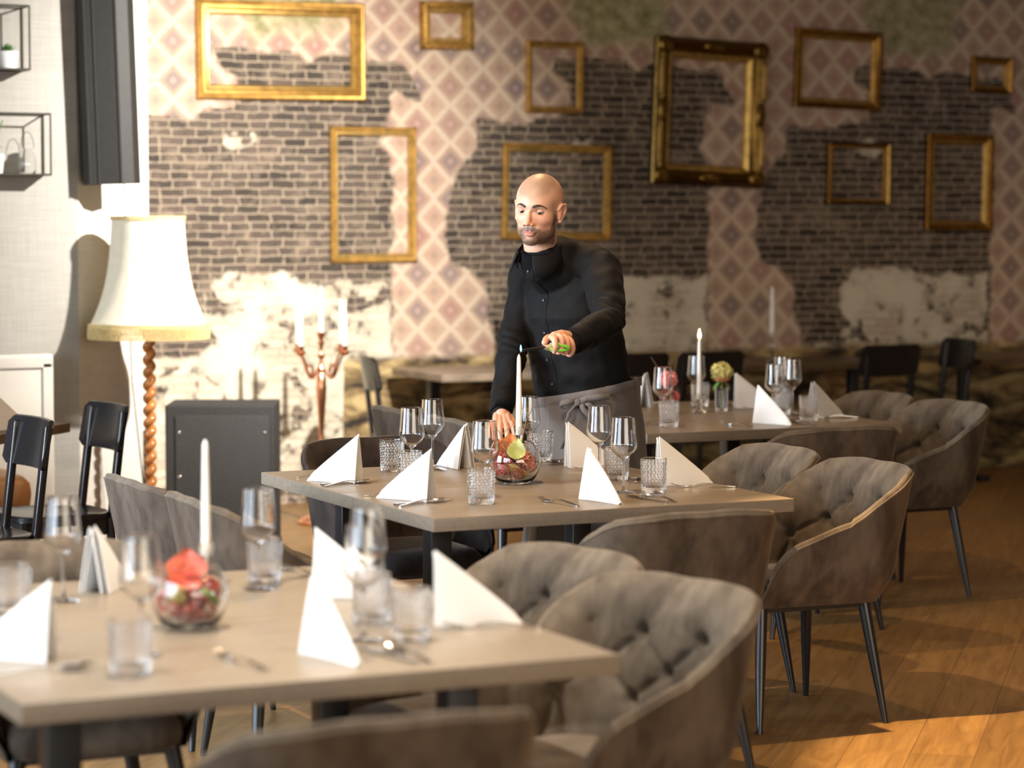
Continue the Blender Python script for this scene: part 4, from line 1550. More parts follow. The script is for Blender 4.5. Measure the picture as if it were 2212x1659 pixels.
side_table(2.388, 10.386, 0.70, 0.70, math.atan2(0.74, 0.67), M['wood_dark'], 'dark table corner behind the black chair, with a napkin on it')
side_table(6.12, 12.98, 1.15, 0.70, 0.0, M['wood_grey'], 'weathered table against the stone part of the mural, beside the man\'s arm')
side_table(7.98, 13.02, 1.05, 0.66, 0.0, M['wood_dark'], 'dark wall table carrying an unlit candle')
side_table(9.70, 12.98, 1.25, 0.66, 0.0, M['wood_dark'], 'dark wall table at the dim edge of the picture')
o = link_mesh('napkin', ME_NAP[0])
o.location = (2.66, 10.24, TH + 0.0006)
o.rotation_euler = (0, 0, R(115))
tag(o, 'white napkin on the dark table beside the bench', 'napkin', 'folded white napkins')
for x, y, hh, l1, l2 in ((6.12, 12.98, 0.20, 'unlit white candle by the man\'s shoulder, on the weathered wall table', 'glass candle holder on the weathered wall table'),
                         (7.80, 12.95, 0.17, 'unlit white candle on the dark wall table', 'glass candle holder on the dark wall table')):
    o = link_mesh('candle_holder', holder_mesh(hh))
    o.location = (x, y, 0.7506)
    tag(o, l2, 'candle holder', 'glass candle holders')
    r = empty('candle', (x, y, 0.75 + hh - 0.0275))
    link_mesh('wax', candle_parts(0.30, 0.016, 0.009), r)
    link_mesh('wick', wick_mesh(0.30, 0.0), r)
    tag(r, l1, 'candle', 'taper candles on the wall tables')

# ================================================================== FLOOR LAMP
M['shade'] = simple('cream pleated lampshade', (0.80, 0.72, 0.55), 0.8, var=0.06, vscale=20)
M['fringe'] = simple('golden fringe', (0.62, 0.46, 0.20), 0.8, var=0.2, vscale=60)
M['turned_wood'] = simple('polished turned wood', (0.42, 0.16, 0.045), 0.18, var=0.25, vscale=16)
LX, LY = 3.475, 11.22
r = empty('floor_lamp', (LX, LY, 0))
b = MB()
helix = [(0.011 * math.cos(2 * PI * z / 0.058), 0.011 * math.sin(2 * PI * z / 0.058), z) for z in [0.12 + 0.0048 * i for i in range(200)]]
b.tube(helix, 0.0205, 12)
b.build('twisted_pole', M['turned_wood'], r, angle=0)
b = MB()
b.lathe([(0, 0), (0.15, 0), (0.155, 0.012), (0.145, 0.03), (0.06, 0.045), (0.035, 0.07), (0.045, 0.09), (0.03, 0.12), (0, 0.125)], 36)
b.build('base', M['turned_wood'], r)
b = MB()
b.tube([(0, 0, 1.06), (0, 0, 1.45)], 0.008, 8)
b.ball((0, 0, 1.25), (0.03, 0.03, 0.045))
b.build('lamp_holder', M['copper'], r)
prof = []
for i in range(25):
    s = i / 24
    rr = 0.166 + 0.026 * s + 0.080 * s ** 3.2
    prof.append((rr, 1.60 - 0.49 * s))
scal = lambda a, z, r_: 1.0 - 0.018 * abs(math.sin(4 * a)) ** 0.7 * 1.0 + 0.004 * math.sin(96 * a)
b = MB()
b.lathe(prof, 192, fn=scal)
so = b.build('lampshade', M['shade'], r, angle=0)
sm = so.modifiers.new('solid', 'SOLIDIFY')
sm.thickness = 0.004
b = MB()
b.lathe([(0.164, 1.588), (0.170, 1.588), (0.1705, 1.606), (0.164, 1.606), (0.164, 1.588)], 64)
b.build('top_trim', M['fringe'], r)
b = MB()
b.lathe([(0.267, 1.104), (0.273, 1.104), (0.273, 1.122), (0.267, 1.122), (0.267, 1.104)], 64)
for k in range(150):
    a = 2 * PI * k / 150
    c, s = math.cos(a), math.sin(a)
    b.tube([(0.270 * c, 0.270 * s, 1.108), (0.272 * c, 0.272 * s, 1.08), (0.271 * c, 0.271 * s, 1.052)], [0.0045, 0.0042, 0.005], 5)
b.build('fringe', M['fringe'], r)
b = MB()
b.tube([(-0.02, 0.0, 0.06), (-0.20, -0.02, 0.02), (-0.36, 0.04, 0.008), (-0.46, 0.10, 0.01)], 0.004, 6)
b.build('power_cord', simple('brown cord', (0.10, 0.05, 0.03), 0.7), r)
tag(r, 'floor lamp with cream bell shade, gold fringe and twisted wooden pole', 'floor lamp')

# ================================================================== LOUDSPEAKERS
M['speaker'] = simple('black speaker carpet', (0.020, 0.019, 0.018), 0.8, var=0.3, vscale=70, bump=0.3, bscale=300)
M['grille'] = simple('black speaker grille', (0.026, 0.025, 0.024), 0.7, var=0.35, vscale=140, bump=0.4, bscale=420)
r = empty('loudspeaker_box', (4.01, 11.755, 0), R(-24))
b = MB()
b.box((0, 0, 0.36), (0.52, 0.40, 0.70), bevel=0.012)
b.build('cabinet', M['speaker'], r)
b = MB()
b.box((0.012, -0.203, 0.35), (0.445, 0.012, 0.62), bevel=0.003)
b.build('grille', M['grille'], r)
for x in (-0.19, 0.215):
    for z in (0.14, 0.37, 0.58):
        b = MB()
        b.ball((x, -0.211, z), (0.008, 0.004, 0.008), 8, 5)
        b.build('screw', M['steel'], r)
for x in (-0.2, 0.2):
    for y in (-0.14, 0.14):
        b = MB()
        b.tube([(x, y, 0.0), (x, y, 0.014)], 0.018, 10)
        b.build('rubber_foot', M['black_metal'], r)
tag(r, 'large black loudspeaker box on the floor behind the lamp', 'loudspeaker')

M['column_speaker'] = simple('charcoal column speaker', (0.012, 0.011, 0.0095), 0.6, var=0.2, vscale=40)
r = empty('column_loudspeaker', (3.352, 11.350, 1.75), R(-24))
r.rotation_euler = (R(1.0), R(-1.6), R(-24))
b = MB()
sec = [(-0.130, 0.05), (-0.125, -0.05), (-0.085, -0.10), (0.055, -0.10), (0.105, -0.055), (0.12, 0.05)]
b.add([(x, y, 0) for x, y in sec] + [(x, y, 1.40) for x, y in sec],
      [tuple(range(6)), tuple(range(6, 12))] + [(i, (i + 1) % 6, 6 + (i + 1) % 6, 6 + i) for i in range(6)])
b.build('body', M['column_speaker'], r, smooth=False)
b = MB()
for (x, y) in ((-0.085, -0.102), (0.055, -0.102), (-0.045, -0.102)):
    b.box((x, y, 0.70), (0.007, 0.006, 1.40))
b.build('rib', M['speaker'], r, smooth=False)
b = MB()
b.box((0.0, 0.075, 1.0), (0.06, 0.06, 0.10))
b.build('wall_bracket', M['black_metal'], r, smooth=False)
b = MB()
b.tube([(0.05, 0.0, 0.0), (0.052, 0.0, -0.4), (0.05, 0.01, -0.9), (0.08, 0.02, -1.35), (0.10, 0.02, -1.74)], 0.003, 6)
b.build('cable', M['speaker'], r)
tag(r, 'tall charcoal column loudspeaker hanging on the wall above the lamp', 'loudspeaker')

# ================================================================== COPPER CANDELABRA
r = empty('candelabra', (4.80, 12.50, 0))
b = MB()
b.lathe([(0, 0), (0.125, 0), (0.13, 0.01), (0.12, 0.025), (0.07, 0.045), (0.035, 0.075), (0.022, 0.11), (0.016, 0.15)] + [(0.0, 0.15)], 32)
b.build('base', M['copper'], r)
b = MB()
b.lathe([(0, 0.14), (0.013, 0.14), (0.0125, 0.35), (0.020, 0.40), (0.012, 0.42), (0.014, 0.50), (0.022, 0.62), (0.028, 0.70), (0.024, 0.76), (0.012, 0.79), (0.020, 0.81), (0.012, 0.83), (0.010, 0.86), (0.022, 0.875), (0.010, 0.89),
         (0.010, 0.93), (0.020, 0.945), (0.010, 0.96), (0.022, 0.985), (0.024, 1.0), (0, 1.0)], 20)
b.build('column', M['copper'], r)
spots = [(0, 0, 1.0)]
for k in range(4):
    a = R(28) + k * PI / 2
    c, s = math.cos(a), math.sin(a)
    b = MB()
    pts = []
    for i in range(13):
        u = i / 12
        rad = 0.012 + 0.148 * u
        z = 0.82 - 0.055 * math.sin(PI * min(1, u * 1.25)) + 0.075 * max(0, u - 0.55) / 0.45
        pts.append((rad * c, rad * s, z))
    b.tube(pts, 0.0065, 8)
    sc2 = [((0.09 + 0.028 * math.cos(q)) * c, (0.09 + 0.028 * math.cos(q)) * s, 0.80 + 0.028 * math.sin(q)) for q in [i * 0.45 for i in range(11)]]
    b.tube(sc2, 0.0045, 6)
    b.lathe([(0, 0.885), (0.012, 0.885), (0.030, 0.90), (0.030, 0.904), (0.016, 0.91), (0.018, 0.935), (0, 0.935)], 16, c=(0.16 * c, 0.16 * s, 0))
    b.build('arm', M['copper'], r)
    spots.append((0.16 * c, 0.16 * s, 0.935))
tag(r, 'tall copper floor candelabra with curled arms in front of the mural', 'candelabra')
for i, (x, y, z) in enumerate(spots):
    o = empty('candle', (4.80 + x, 12.50 + y, z + 0.0005))
    link_mesh('wax', candle_parts(0.235, 0.014, 0.008), o)
    link_mesh('wick', wick_mesh(0.235, 0.0), o)
    tag(o, 'unlit white candle on the middle post of the copper candelabra' if i == 0 else 'unlit white candle on an arm of the copper candelabra', 'candle', 'candelabra candles')

# ================================================================== BENCH AND WALL SHELVES OF THE ALCOVE
M['bench_white'] = simple('off white bench panel', (0.62, 0.59, 0.53), 0.6, var=0.05, vscale=5)
M['tan_leather'] = simple('tan leather', (0.42, 0.20, 0.075), 0.45, var=0.2, vscale=12)
r = empty('bench', (2.28, 11.02, 0))
b = MB()
b.box((0, 0.265, 0.50), (1.52, 0.07, 0.98), bevel=0.008)
b.build('back_panel', M['bench_white'], r)
b = MB()
b.box((0, 0.224, 0.955), (1.50, 0.012, 0.05), bevel=0.003)
b.box((0.73, 0.224, 0.50), (0.04, 0.012, 0.90), bevel=0.003)
b.build('panel_trim', M['bench_white'], r)
b = MB()
b.box((-0.10, -0.02, 0.17), (1.26, 0.42, 0.34), bevel=0.006)
b.build('seat_box', M['bench_white'], r)
b = MB()
b.box((-0.10, -0.04, 0.42), (1.26, 0.50, 0.16), bevel=0.07)
b.build('seat_cushion', M['tan_leather'], r)
tag(r, 'off-white built bench with tan leather seat cushion by the picture edge', 'bench')

M['wire'] = simple('dark wire frame', (0.05, 0.045, 0.035), 0.4, 0.6)


def wire_shelf(xl, xr, z0, z1, lab):
    y0, y1 = 11.395, 11.27
    r = empty('wire_shelf', ((xl + xr) / 2, 11.395, z0))
    cx = (xl + xr) / 2
    b = MB()
    for z in (0, z1 - z0):
        for y in (-0.002, -0.125):
            b.tube([(xl - cx, y, z), (xr - cx, y, z)], 0.0045, 6)
        for x in (xl - cx, xr - cx):
            b.tube([(x, -0.002, z), (x, -0.125, z)], 0.0045, 6)
    for x in (xl - cx, xr - cx):
        for y in (-0.002, -0.125):
            b.tube([(x, y, 0), (x, y, z1 - z0)], 0.0045, 6)
    b.build('wire_box', M['wire'], r)
    b = MB()
    b.box((0, -0.064, 0.002), (xr - xl - 0.006, 0.118, 0.006))
    b.build('shelf_board', M['wood_dark'], r, smooth=False)
    tag(r, lab, 'shelf', 'wire box shelves')


wire_shelf(2.62, 2.955, 2.255, 2.535, 'upper wire box shelf with a succulent pot')
wire_shelf(2.50, 3.045, 1.790, 2.060, 'lower wire box shelf with a plant and a glass lantern')
M['pot'] = simple('white glazed pot', (0.80, 0.79, 0.76), 0.3)
M['succ'] = simple('green succulent', (0.07, 0.17, 0.05), 0.5, var=0.4, vscale=30)
rnd = random.Random(5)


def pot_plant(x, z, rad, h, kind, lab):
    r = empty('potted_plant', (x, 11.333, z + 0.0055))
    b = MB()
    b.lathe([(0, 0), (rad * 0.8, 0), (rad * 0.84, 0.004), (rad, h), (rad * 0.92, h), (rad * 0.88, h * 0.85), (0, h * 0.85)], 24)
    b.build('pot', M['pot'], r, angle=50)
    lv = MB()
    for k in range(26 if kind == 0 else 18):
        a = k * 2.4
        el = R(20 + 55 * (k / 26))
        ln = 0.045 if kind == 0 else 0.05
        m_ = Matrix.Translation((0, 0, h * 0.85 + (0 if kind == 0 else 0.008 * k))) @ Matrix.Rotation(a, 4, 'Z') @ Matrix.Rotation(el, 4, 'X')
        q = leaf_mb(ln, ln * 0.28, 0.3, 0.25)
        lv.join(q, m_)
    if kind:
        lv.tube([(0, 0, h * 0.8), (0.02, 0, h + 0.08), (0.045, 0, h + 0.15)], 0.003, 6)
    lv.build('leaves', M['succ'], r, angle=0)
    tag(r, lab, 'potted plant')


pot_plant(2.872, 2.255, 0.048, 0.075, 0, 'small succulent in a white pot on the upper wire shelf')
pot_plant(2.800, 1.790, 0.050, 0.085, 1, 'leafy sprig in a white pot on the lower wire shelf')
r = empty('glass_lantern', (2.955, 11.333, 1.7955))
b = MB()
b.lathe([(0, 0), (0.034, 0), (0.042, 0.02), (0.044, 0.05), (0.036, 0.085), (0.022, 0.105), (0.022, 0.115), (0.020, 0.115), (0.020, 0.104), (0.034, 0.084), (0.042, 0.05), (0.040, 0.02), (0.032, 0.004), (0, 0.004)], 28)
b.build('glass_body', M['glass'], r, angle=50)
b = MB()
b.tube([(0.030 * math.cos(a), 0, 0.115 + 0.07 * math.sin(a)) for a in [PI * i / 14 for i in range(15)]], 0.0015, 6)
b.build('wire_handle', M['wire'], r)
tag(r, 'small round glass lantern with a wire handle on the lower wire shelf', 'lantern')
# ================================================================== THE MAN LIGHTING THE CANDLE
_cf = Vector((math.sin(CAM_YAW) * math.cos(CAM_PITCH), math.cos(CAM_YAW) * math.cos(CAM_PITCH), -math.sin(CAM_PITCH)))
_cr = Vector((math.cos(CAM_YAW), -math.sin(CAM_YAW), 0))
_cu = _cr.cross(_cf)


def at(px, py, d):
    """point in the room seen at pixel (px, py), d metres into the room"""
    return Vector((0, 0, CAM_H)) + (_cf + _cr * ((px - 1106) / CAM_F) - _cu * ((py - 829.5) / CAM_F)) * d


HR = Vector((-0.386, 0.922, 0))      # his right
HF = Vector((-0.922, -0.386, 0))     # his front
UP = Vector((0, 0, 1))


def remesh(mb, voxel, smooth_it=2, smooth_f=0.5):
    me = bpy.data.meshes.new('tmp')
    me.from_pydata(mb.v, [], mb.f)
    bm = bmesh.new()
    bm.from_mesh(me)
    bmesh.ops.recalc_face_normals(bm, faces=bm.faces)
    bm.to_mesh(me)
    bm.free()
    o = bpy.data.objects.new('tmp', me)
    COL.objects.link(o)
    m = o.modifiers.new('r', 'REMESH')
    m.mode = 'VOXEL'
    m.voxel_size = voxel
    m.use_smooth_shade = True
    if smooth_it:
        s = o.modifiers.new('s', 'SMOOTH')
        s.factor = smooth_f
        s.iterations = smooth_it
    dg = bpy.context.evaluated_depsgraph_get()
    dg.update()
    ev = o.evaluated_get(dg)
    out = bpy.data.meshes.new_from_object(ev)
    bpy.data.objects.remove(o)
    bpy.data.meshes.remove(me)
    return out


def get_v(me):
    a = np.empty(len(me.vertices) * 3, np.float32)
    me.vertices.foreach_get('co', a)
    return a.reshape(-1, 3).astype(np.float64)


def get_n(me):
    a = np.empty(len(me.vertices) * 3, np.float32)
    me.vertices.foreach_get('normal', a)
    return a.reshape(-1, 3).astype(np.float64)


def set_v(me, v):
    me.vertices.foreach_set('co', v.astype(np.float32).ravel())
    me.update()


def ell(mb, c, r, seg=20, rings=14):
    mb.ball(c, r, seg, rings)


def dome(mb, pts, radii, squash=None, up=None, n=24):
    """tube with rounded ends"""
    pts = [Vector(p) for p in pts]
    t0 = (pts[0] - pts[1]).normalized()
    t1 = (pts[-1] - pts[-2]).normalized()
    P, Rr, S = [], [], []
    for a in (80, 50, 22):
        P.append(pts[0] + t0 * radii[0] * math.sin(R(a)) * 0.8)
        Rr.append(radii[0] * math.cos(R(a)))
        S.append(squash[0] if squash else (1, 1))
    P += pts
    Rr += list(radii)
    S += squash if squash else [(1, 1)] * len(pts)
    for a in (22, 50, 80):
        P.append(pts[-1] + t1 * radii[-1] * math.sin(R(a)) * 0.8)
        Rr.append(radii[-1] * math.cos(R(a)))
        S.append(squash[-1] if squash else (1, 1))
    mb.tube(P, Rr, n, True, S, up)


# ------------------------------------------------------------------ head (own frame: x = his right, y = forward, z = up, eyes at z = 0)
hd = MB()
HC0 = np.array((0.0, 0.008, -0.012))
ELL = [((0, -0.017, 0.036), (0.0765, 0.096, 0.086)), ((0, 0.012, 0.030), (0.0695, 0.0755, 0.070)), ((0, 0.016, -0.015), (0.0670, 0.0665, 0.080)),
       ((0, 0.012, -0.062), (0.0635, 0.0610, 0.051)), ((0, 0.055, -0.094), (0.029, 0.025, 0.022))]
NA, NE = 160, 120
th = np.linspace(0, 2 * PI, NA, endpoint=False)
ph = np.linspace(-PI / 2 + 0.004, PI / 2 - 0.004, NE)
TH_, PH_ = np.meshgrid(th, ph, indexing='ij')
D = np.stack([np.cos(PH_) * np.cos(TH_), np.cos(PH_) * np.sin(TH_), np.sin(PH_)], -1)
acc = 0.0
for c, r in ELL:
    q = (HC0 - np.array(c)) / np.array(r)
    e = D / np.array(r)
    A_ = (e * e).sum(-1)
    B_ = (e * q).sum(-1)
    C_ = (q * q).sum() - 1
    dsc = B_ * B_ - A_ * C_
    t_ = np.where(dsc > 0, (-B_ + np.sqrt(np.maximum(dsc, 0))) / A_, 1e-3)
    acc = acc + np.maximum(t_, 1e-3) ** 22
rad = acc ** (1 / 22.0)
PT = HC0 + D * rad[..., None]


def GP(cx, cy, cz, s1, s2, s3):
    return np.exp(-((PT[..., 0] - cx) / s1) ** 2 - ((PT[..., 1] - cy) / s2) ** 2 - ((PT[..., 2] - cz) / s3) ** 2)


add = 0.0
for s_ in (-1, 1):
    add = add + 0.0035 * GP(s_ * 0.047, 0.046, -0.026, 0.018, 0.03, 0.014) + 0.0030 * GP(s_ * 0.054, 0.0, -0.066, 0.02, 0.028, 0.024)
    add = add - 0.0025 * GP(s_ * 0.046, 0.045, -0.060, 0.014, 0.03, 0.016) + 0.0030 * GP(s_ * 0.024, 0.075, 0.019, 0.022, 0.03, 0.009)
add = add + 0.0052 * GP(0, 0.075, -0.070, 0.028, 0.03, 0.020)
PT = PT + D * add[..., None]
hd.grid([[tuple(PT[i, j]) for j in range(NE)] for i in range(NA)], close_u=True)
hd.add([tuple(HC0 + (0, 0, rad[0, 0] * -1)), tuple(HC0 + (0, 0, rad[0, -1]))], [])
nb_ = len(hd.v)
hd.f += [(nb_ - 2, ((i + 1) % NA) * NE, i * NE) for i in range(NA)] + [(nb_ - 1, i * NE + NE - 1, ((i + 1) % NA) * NE + NE - 1) for i in range(NA)]
for s in (-1, 1):
    ell(hd, (s * 0.0125, 0.088, -0.0415), (0.0088, 0.011, 0.0078))
dome(hd, [(0, 0.072, 0.014), (0, 0.0800, -0.004), (0, 0.0905, -0.022), (0, 0.0985, -0.0375)], [0.0100, 0.0090, 0.0100, 0.0120], n=16)
dome(hd, [(-0.0235, 0.0735, -0.0700), (-0.010, 0.0825, -0.0655), (0, 0.0830, -0.0672), (0.010, 0.0825, -0.0655), (0.0235, 0.0735, -0.0700)], [0.0020, 0.0028, 0.0026, 0.0028, 0.0020], n=12)
dome(hd, [(-0.0215, 0.0735, -0.0728), (-0.010, 0.0810, -0.0765), (0, 0.0823, -0.0770), (0.010, 0.0810, -0.0765), (0.0215, 0.0735, -0.0728)], [0.0026, 0.0042, 0.0045, 0.0042, 0.0026], n=12)
for s in (-1, 1):       # ears: rim, lobe and inner plate
    dome(hd, [(s * 0.074, 0.006, 0.006), (s * 0.083, -0.004, 0.024), (s * 0.089, -0.022, 0.024), (s * 0.088, -0.030, 0.006), (s * 0.083, -0.022, -0.016), (s * 0.077, -0.006, -0.034)],
         [0.0048, 0.0050, 0.0050, 0.0048, 0.0050, 0.0065], n=12)
    ell(hd, (s * 0.0795, -0.015, 0.000), (0.0065, 0.0165, 0.030))
    dome(hd, [(s * 0.070, -0.004, 0.014), (s * 0.073, -0.006, -0.022)], [0.012, 0.010], n=12)
# neck
dome(hd, [(0, -0.030, -0.020), (0, -0.030, -0.075), (0, -0.040, -0.120), (0, -0.052, -0.175), (0, -0.060, -0.215)], [0.055, 0.056, 0.057, 0.052, 0.042], n=28)
dome(hd, [(0, 0.012, -0.090), (0, -0.012, -0.125), (0, -0.030, -0.165)], [0.020, 0.020, 0.014], n=16)
me_head = remesh(hd, 0.0020, 5, 0.5)
v = get_v(me_head)
n_ = get_n(me_head)
x, y, z = v[:, 0], v[:, 1], v[:, 2]


def G(cx, cy, cz, sx, sy, sz):
    return np.exp(-((x - cx) / sx) ** 2 - ((y - cy) / sy) ** 2 - ((z - cz) / sz) ** 2)


disp = np.zeros(len(v))
for s in (-1, 1):
    disp -= 0.0115 * G(s * 0.031, 0.07, 0.001, 0.0165, 0.03, 0.0095)      # eye sockets
    disp -= 0.004 * G(s * 0.013, 0.075, -0.001, 0.006, 0.02, 0.010)
    disp -= 0.0040 * G(s * 0.0075, 0.098, -0.0475, 0.0038, 0.010, 0.0040)    # nostrils
    disp -= 0.0022 * G(s * 0.0245, 0.08, -0.047, 0.0050, 0.02, 0.012)        # nose to cheek fold
    disp -= 0.0030 * G(s * 0.0255, 0.075, -0.0715, 0.004, 0.02, 0.004)       # mouth corners
    disp -= 0.0030 * G(s * 0.0860, -0.012, 0.004, 0.010, 0.008, 0.014)       # ear bowl
    disp -= 0.0035 * G(s * 0.050, 0.040, -0.058, 0.016, 0.02, 0.018)         # cheeks
    disp -= 0.0028 * G(s * 0.066, 0.03, 0.02, 0.02, 0.02, 0.02)              # temples
disp -= 0.0024 * np.exp(-((z + 0.0712 + 4.2 * x * x) / 0.0020) ** 2) * (np.abs(x) < 0.026) * (y > 0.06)   # mouth line
disp -= 0.0016 * G(0, 0.085, -0.056, 0.0035, 0.02, 0.006)                     # philtrum
disp -= 0.0030 * G(0, 0.08, -0.0870, 0.018, 0.02, 0.0055)                     # under the lower lip
v += n_ * disp[:, None]
set_v(me_head, v)
# skin colours: scalp stubble, beard stubble, lips
x, y, z = v[:, 0], v[:, 1], v[:, 2]
rs = np.random.RandomState(2)
SK = np.array([0.60, 0.335, 0.225])
col = np.tile(SK, (len(v), 1))


def blend(m, c):
    global col
    m = np.clip(m, 0, 1)[:, None]
    col = col * (1 - m) + np.array(c) * m


def sst(a, b, q):
    t_ = np.clip((q - a) / (b - a), 0, 1)
    return t_ * t_ * (3 - 2 * t_)


spk = 0.75 + 0.25 * rs.rand(len(v))
blend(0.5 * G(0, 0.09, -0.03, 0.03, 0.03, 0.018) + 0.4 * (G(0.045, 0.05, -0.03, 0.02, 0.03, 0.02) + G(-0.045, 0.05, -0.03, 0.02, 0.03, 0.02)), (0.64, 0.27, 0.18))
hairline = z - 0.072 + 0.55 * np.clip(y - 0.03, 0, 1) - 0.25 * np.clip(0.045 - y, 0, 0.2) - 0.9 * np.clip(-y, 0, 0.05)
blend(0.72 * sst(-0.010, 0.014, hairline) * (z > -0.03) * spk, (0.27, 0.175, 0.110))
side = sst(0.050, 0.064, np.abs(x)) * sst(-0.045, -0.02, y) * (1 - sst(0.032, 0.046, y)) * sst(-0.055, -0.02, z) * (1 - sst(0.015, 0.05, z))
blend(0.5 * side * spk * (np.abs(x) < 0.074), (0.26, 0.17, 0.11))
jaw = (1 - sst(-0.072, -0.048, z + 0.25 * np.clip(0.055 - y, 0, 0.08) * -1.0)) * sst(-0.045, -0.015, y) * sst(-0.128, -0.105, z)
jaw = np.maximum(jaw * (1 - 0.75 * G(0, 0.08, -0.087, 0.012, 0.03, 0.005)), 0)
must = G(0.013, 0.085, -0.0575, 0.014, 0.03, 0.0056) + G(-0.013, 0.085, -0.0575, 0.014, 0.03, 0.0056) + 0.8 * (G(0.029, 0.07, -0.070, 0.005, 0.03, 0.012) + G(-0.029, 0.07, -0.070, 0.005, 0.03, 0.012))
burn = sst(0.052, 0.060, np.abs(x)) * sst(-0.030, -0.012, y) * (1 - sst(0.020, 0.034, y)) * (1 - sst(-0.020, 0.010, z)) * sst(-0.11, -0.08, z) * (np.abs(x) < 0.073)
lipm = np.clip(G(0, 0.085, -0.0670, 0.017, 0.03, 0.0032) + 1.1 * G(0, 0.083, -0.0770, 0.0165, 0.03, 0.0052), 0, 1)
blend(np.clip(0.96 * jaw + 1.1 * must + 1.0 * burn, 0, 0.94) * spk * (1 - lipm), (0.045, 0.025, 0.016))
blend(0.90 * lipm, (0.40, 0.125, 0.105))
blend(0.9 * sum(G(s * 0.0075, 0.098, -0.0475, 0.0034, 0.012, 0.0034) for s in (-1, 1)), (0.10, 0.03, 0.02))
blend(0.5 * sum(G(s * 0.031, 0.07, -0.004, 0.016, 0.03, 0.010) for s in (-1, 1)), (0.45, 0.21, 0.15))
for s in (-1, 1):
    blend(0.45 * G(s * 0.086, -0.015, 0.005, 0.02, 0.03, 0.035), (0.62, 0.24, 0.17))
head_col = col.copy()

from mathutils.bvhtree import BVHTree
hbv = BVHTree.FromPolygons([tuple(p) for p in v], [tuple(p.vertices) for p in me_head.polygons])
# placing the head: turned a little to his right, tilted down towards the candle
HEAD_C = at(1162, 454, 9.09)
B0 = Matrix((-_cr, Vector((-math.sin(CAM_YAW), -math.cos(CAM_YAW), 0)), UP)).transposed()     # x = picture left, y = to camera
H_ROT = B0 @ (Matrix.Rotation(R(-5.0), 3, 'Y') @ Matrix.Rotation(R(-21), 3, 'Z') @ Matrix.Rotation(R(-6), 3, 'X'))
HS = 1.055
H_MAT = Matrix.Translation(HEAD_C) @ (H_ROT.to_4x4()) @ Matrix.Scale(HS, 4)
# rotation about Z by a positive angle turns y (forward) towards -x (picture right); picture left is negative


def tf(me, m):
    vv = get_v(me)
    mm = np.array(m)
    set_v(me, vv @ mm[:3, :3].T + mm[:3, 3])


# ------------------------------------------------------------------ joints
SH_R, EL_R, WR_R = at(1146, 584, 9.38), at(1110, 738, 9.29), at(1083, 884, 9.17)
SH_L, EL_L, WR_L = at(1300, 580, 9.15), at(1318, 692, 8.93), at(1238, 738, 8.74)
PEL = at(1268, 905, 9.42)
WAI = at(1258, 818, 9.37)
CHE = at(1228, 665, 9.29)
SHC = at(1219, 574, 9.26)
NEC = H_MAT @ Vector((0, -0.043, -0.150))

tor = MB()
dome(tor, [PEL - UP * 0.06, PEL, WAI, CHE, SHC - UP * 0.01], [0.155, 0.160, 0.155, 0.175, 0.13],
     [(1.05, 0.82), (1.05, 0.82), (1.05, 0.86), (1.05, 0.72), (1.1, 0.62)], up=HR, n=30)
dome(tor, [SHC, NEC + UP * 0.02], [0.07, 0.056], n=20)
for sh, el, wr in ((SH_R, EL_R, WR_R), (SH_L, EL_L, WR_L)):
    dome(tor, [SHC.lerp(sh, 0.4), sh], [0.060, 0.052], n=18)
    dome(tor, [sh, sh.lerp(el, 0.5), el], [0.050, 0.046, 0.038], n=18)
    dome(tor, [el, el.lerp(wr, 0.35), wr], [0.038, 0.040, 0.026], n=18)
FEET = []
for s in (-1, 1):
    hip = PEL + HR * 0.095 * s - UP * 0.05
    knee = hip + UP * (0.50 - hip.z) + HF * 0.02 + HR * 0.02 * s
    ank = Vector((knee.x, knee.y, 0.085)) - HF * 0.02
    FEET.append(ank)
    dome(tor, [hip, hip.lerp(knee, 0.5), knee], [0.085, 0.075, 0.056], n=18)
    dome(tor, [knee, knee.lerp(ank, 0.4), ank], [0.056, 0.054, 0.036], n=18)
    dome(tor, [ank - UP * 0.045, ank + HF * 0.13 - UP * 0.055], [0.034, 0.028], n=14)
me_body = remesh(tor, 0.008, 3)


# ------------------------------------------------------------------ hands
def finger(mb, pts, r0, r1):
    r0, r1 = r0 * 1.08, r1 * 1.10
    q = [pts[0] * 2 - pts[1]] + list(pts) + [pts[-1] * 2 - pts[-2]]
    out = []
    for i in range(1, len(q) - 2):
        for k in range(5):
            t_ = k / 5
            a_, b_, c_, d_ = q[i - 1], q[i], q[i + 1], q[i + 2]
            out.append(0.5 * ((2 * b_) + (c_ - a_) * t_ + (2 * a_ - 5 * b_ + 4 * c_ - d_) * t_ * t_ + (3 * b_ - a_ - 3 * c_ + d_) * t_ ** 3))
    pts = out + [pts[-1]]
    n = len(pts)
    dome(mb, pts, [r0 + (r1 - r0) * i / (n - 1) for i in range(n)], n=14)


# left hand: fist around the lighter.  a = along the lighter to its tip, nn = to the camera, uu = up
TIP = CANDLE_TIP['mid'] + UP * 0.006
hc = at(1205, 748, 8.66)
aa = (TIP - hc).normalized()
nn = (-_cf)
nn = (nn - aa * nn.dot(aa)).normalized()
uu = aa.cross(nn)
if uu.z < 0:
    uu = -uu


def HL(a, u, n):
    return hc + aa * a + uu * u + nn * n


fist = MB()
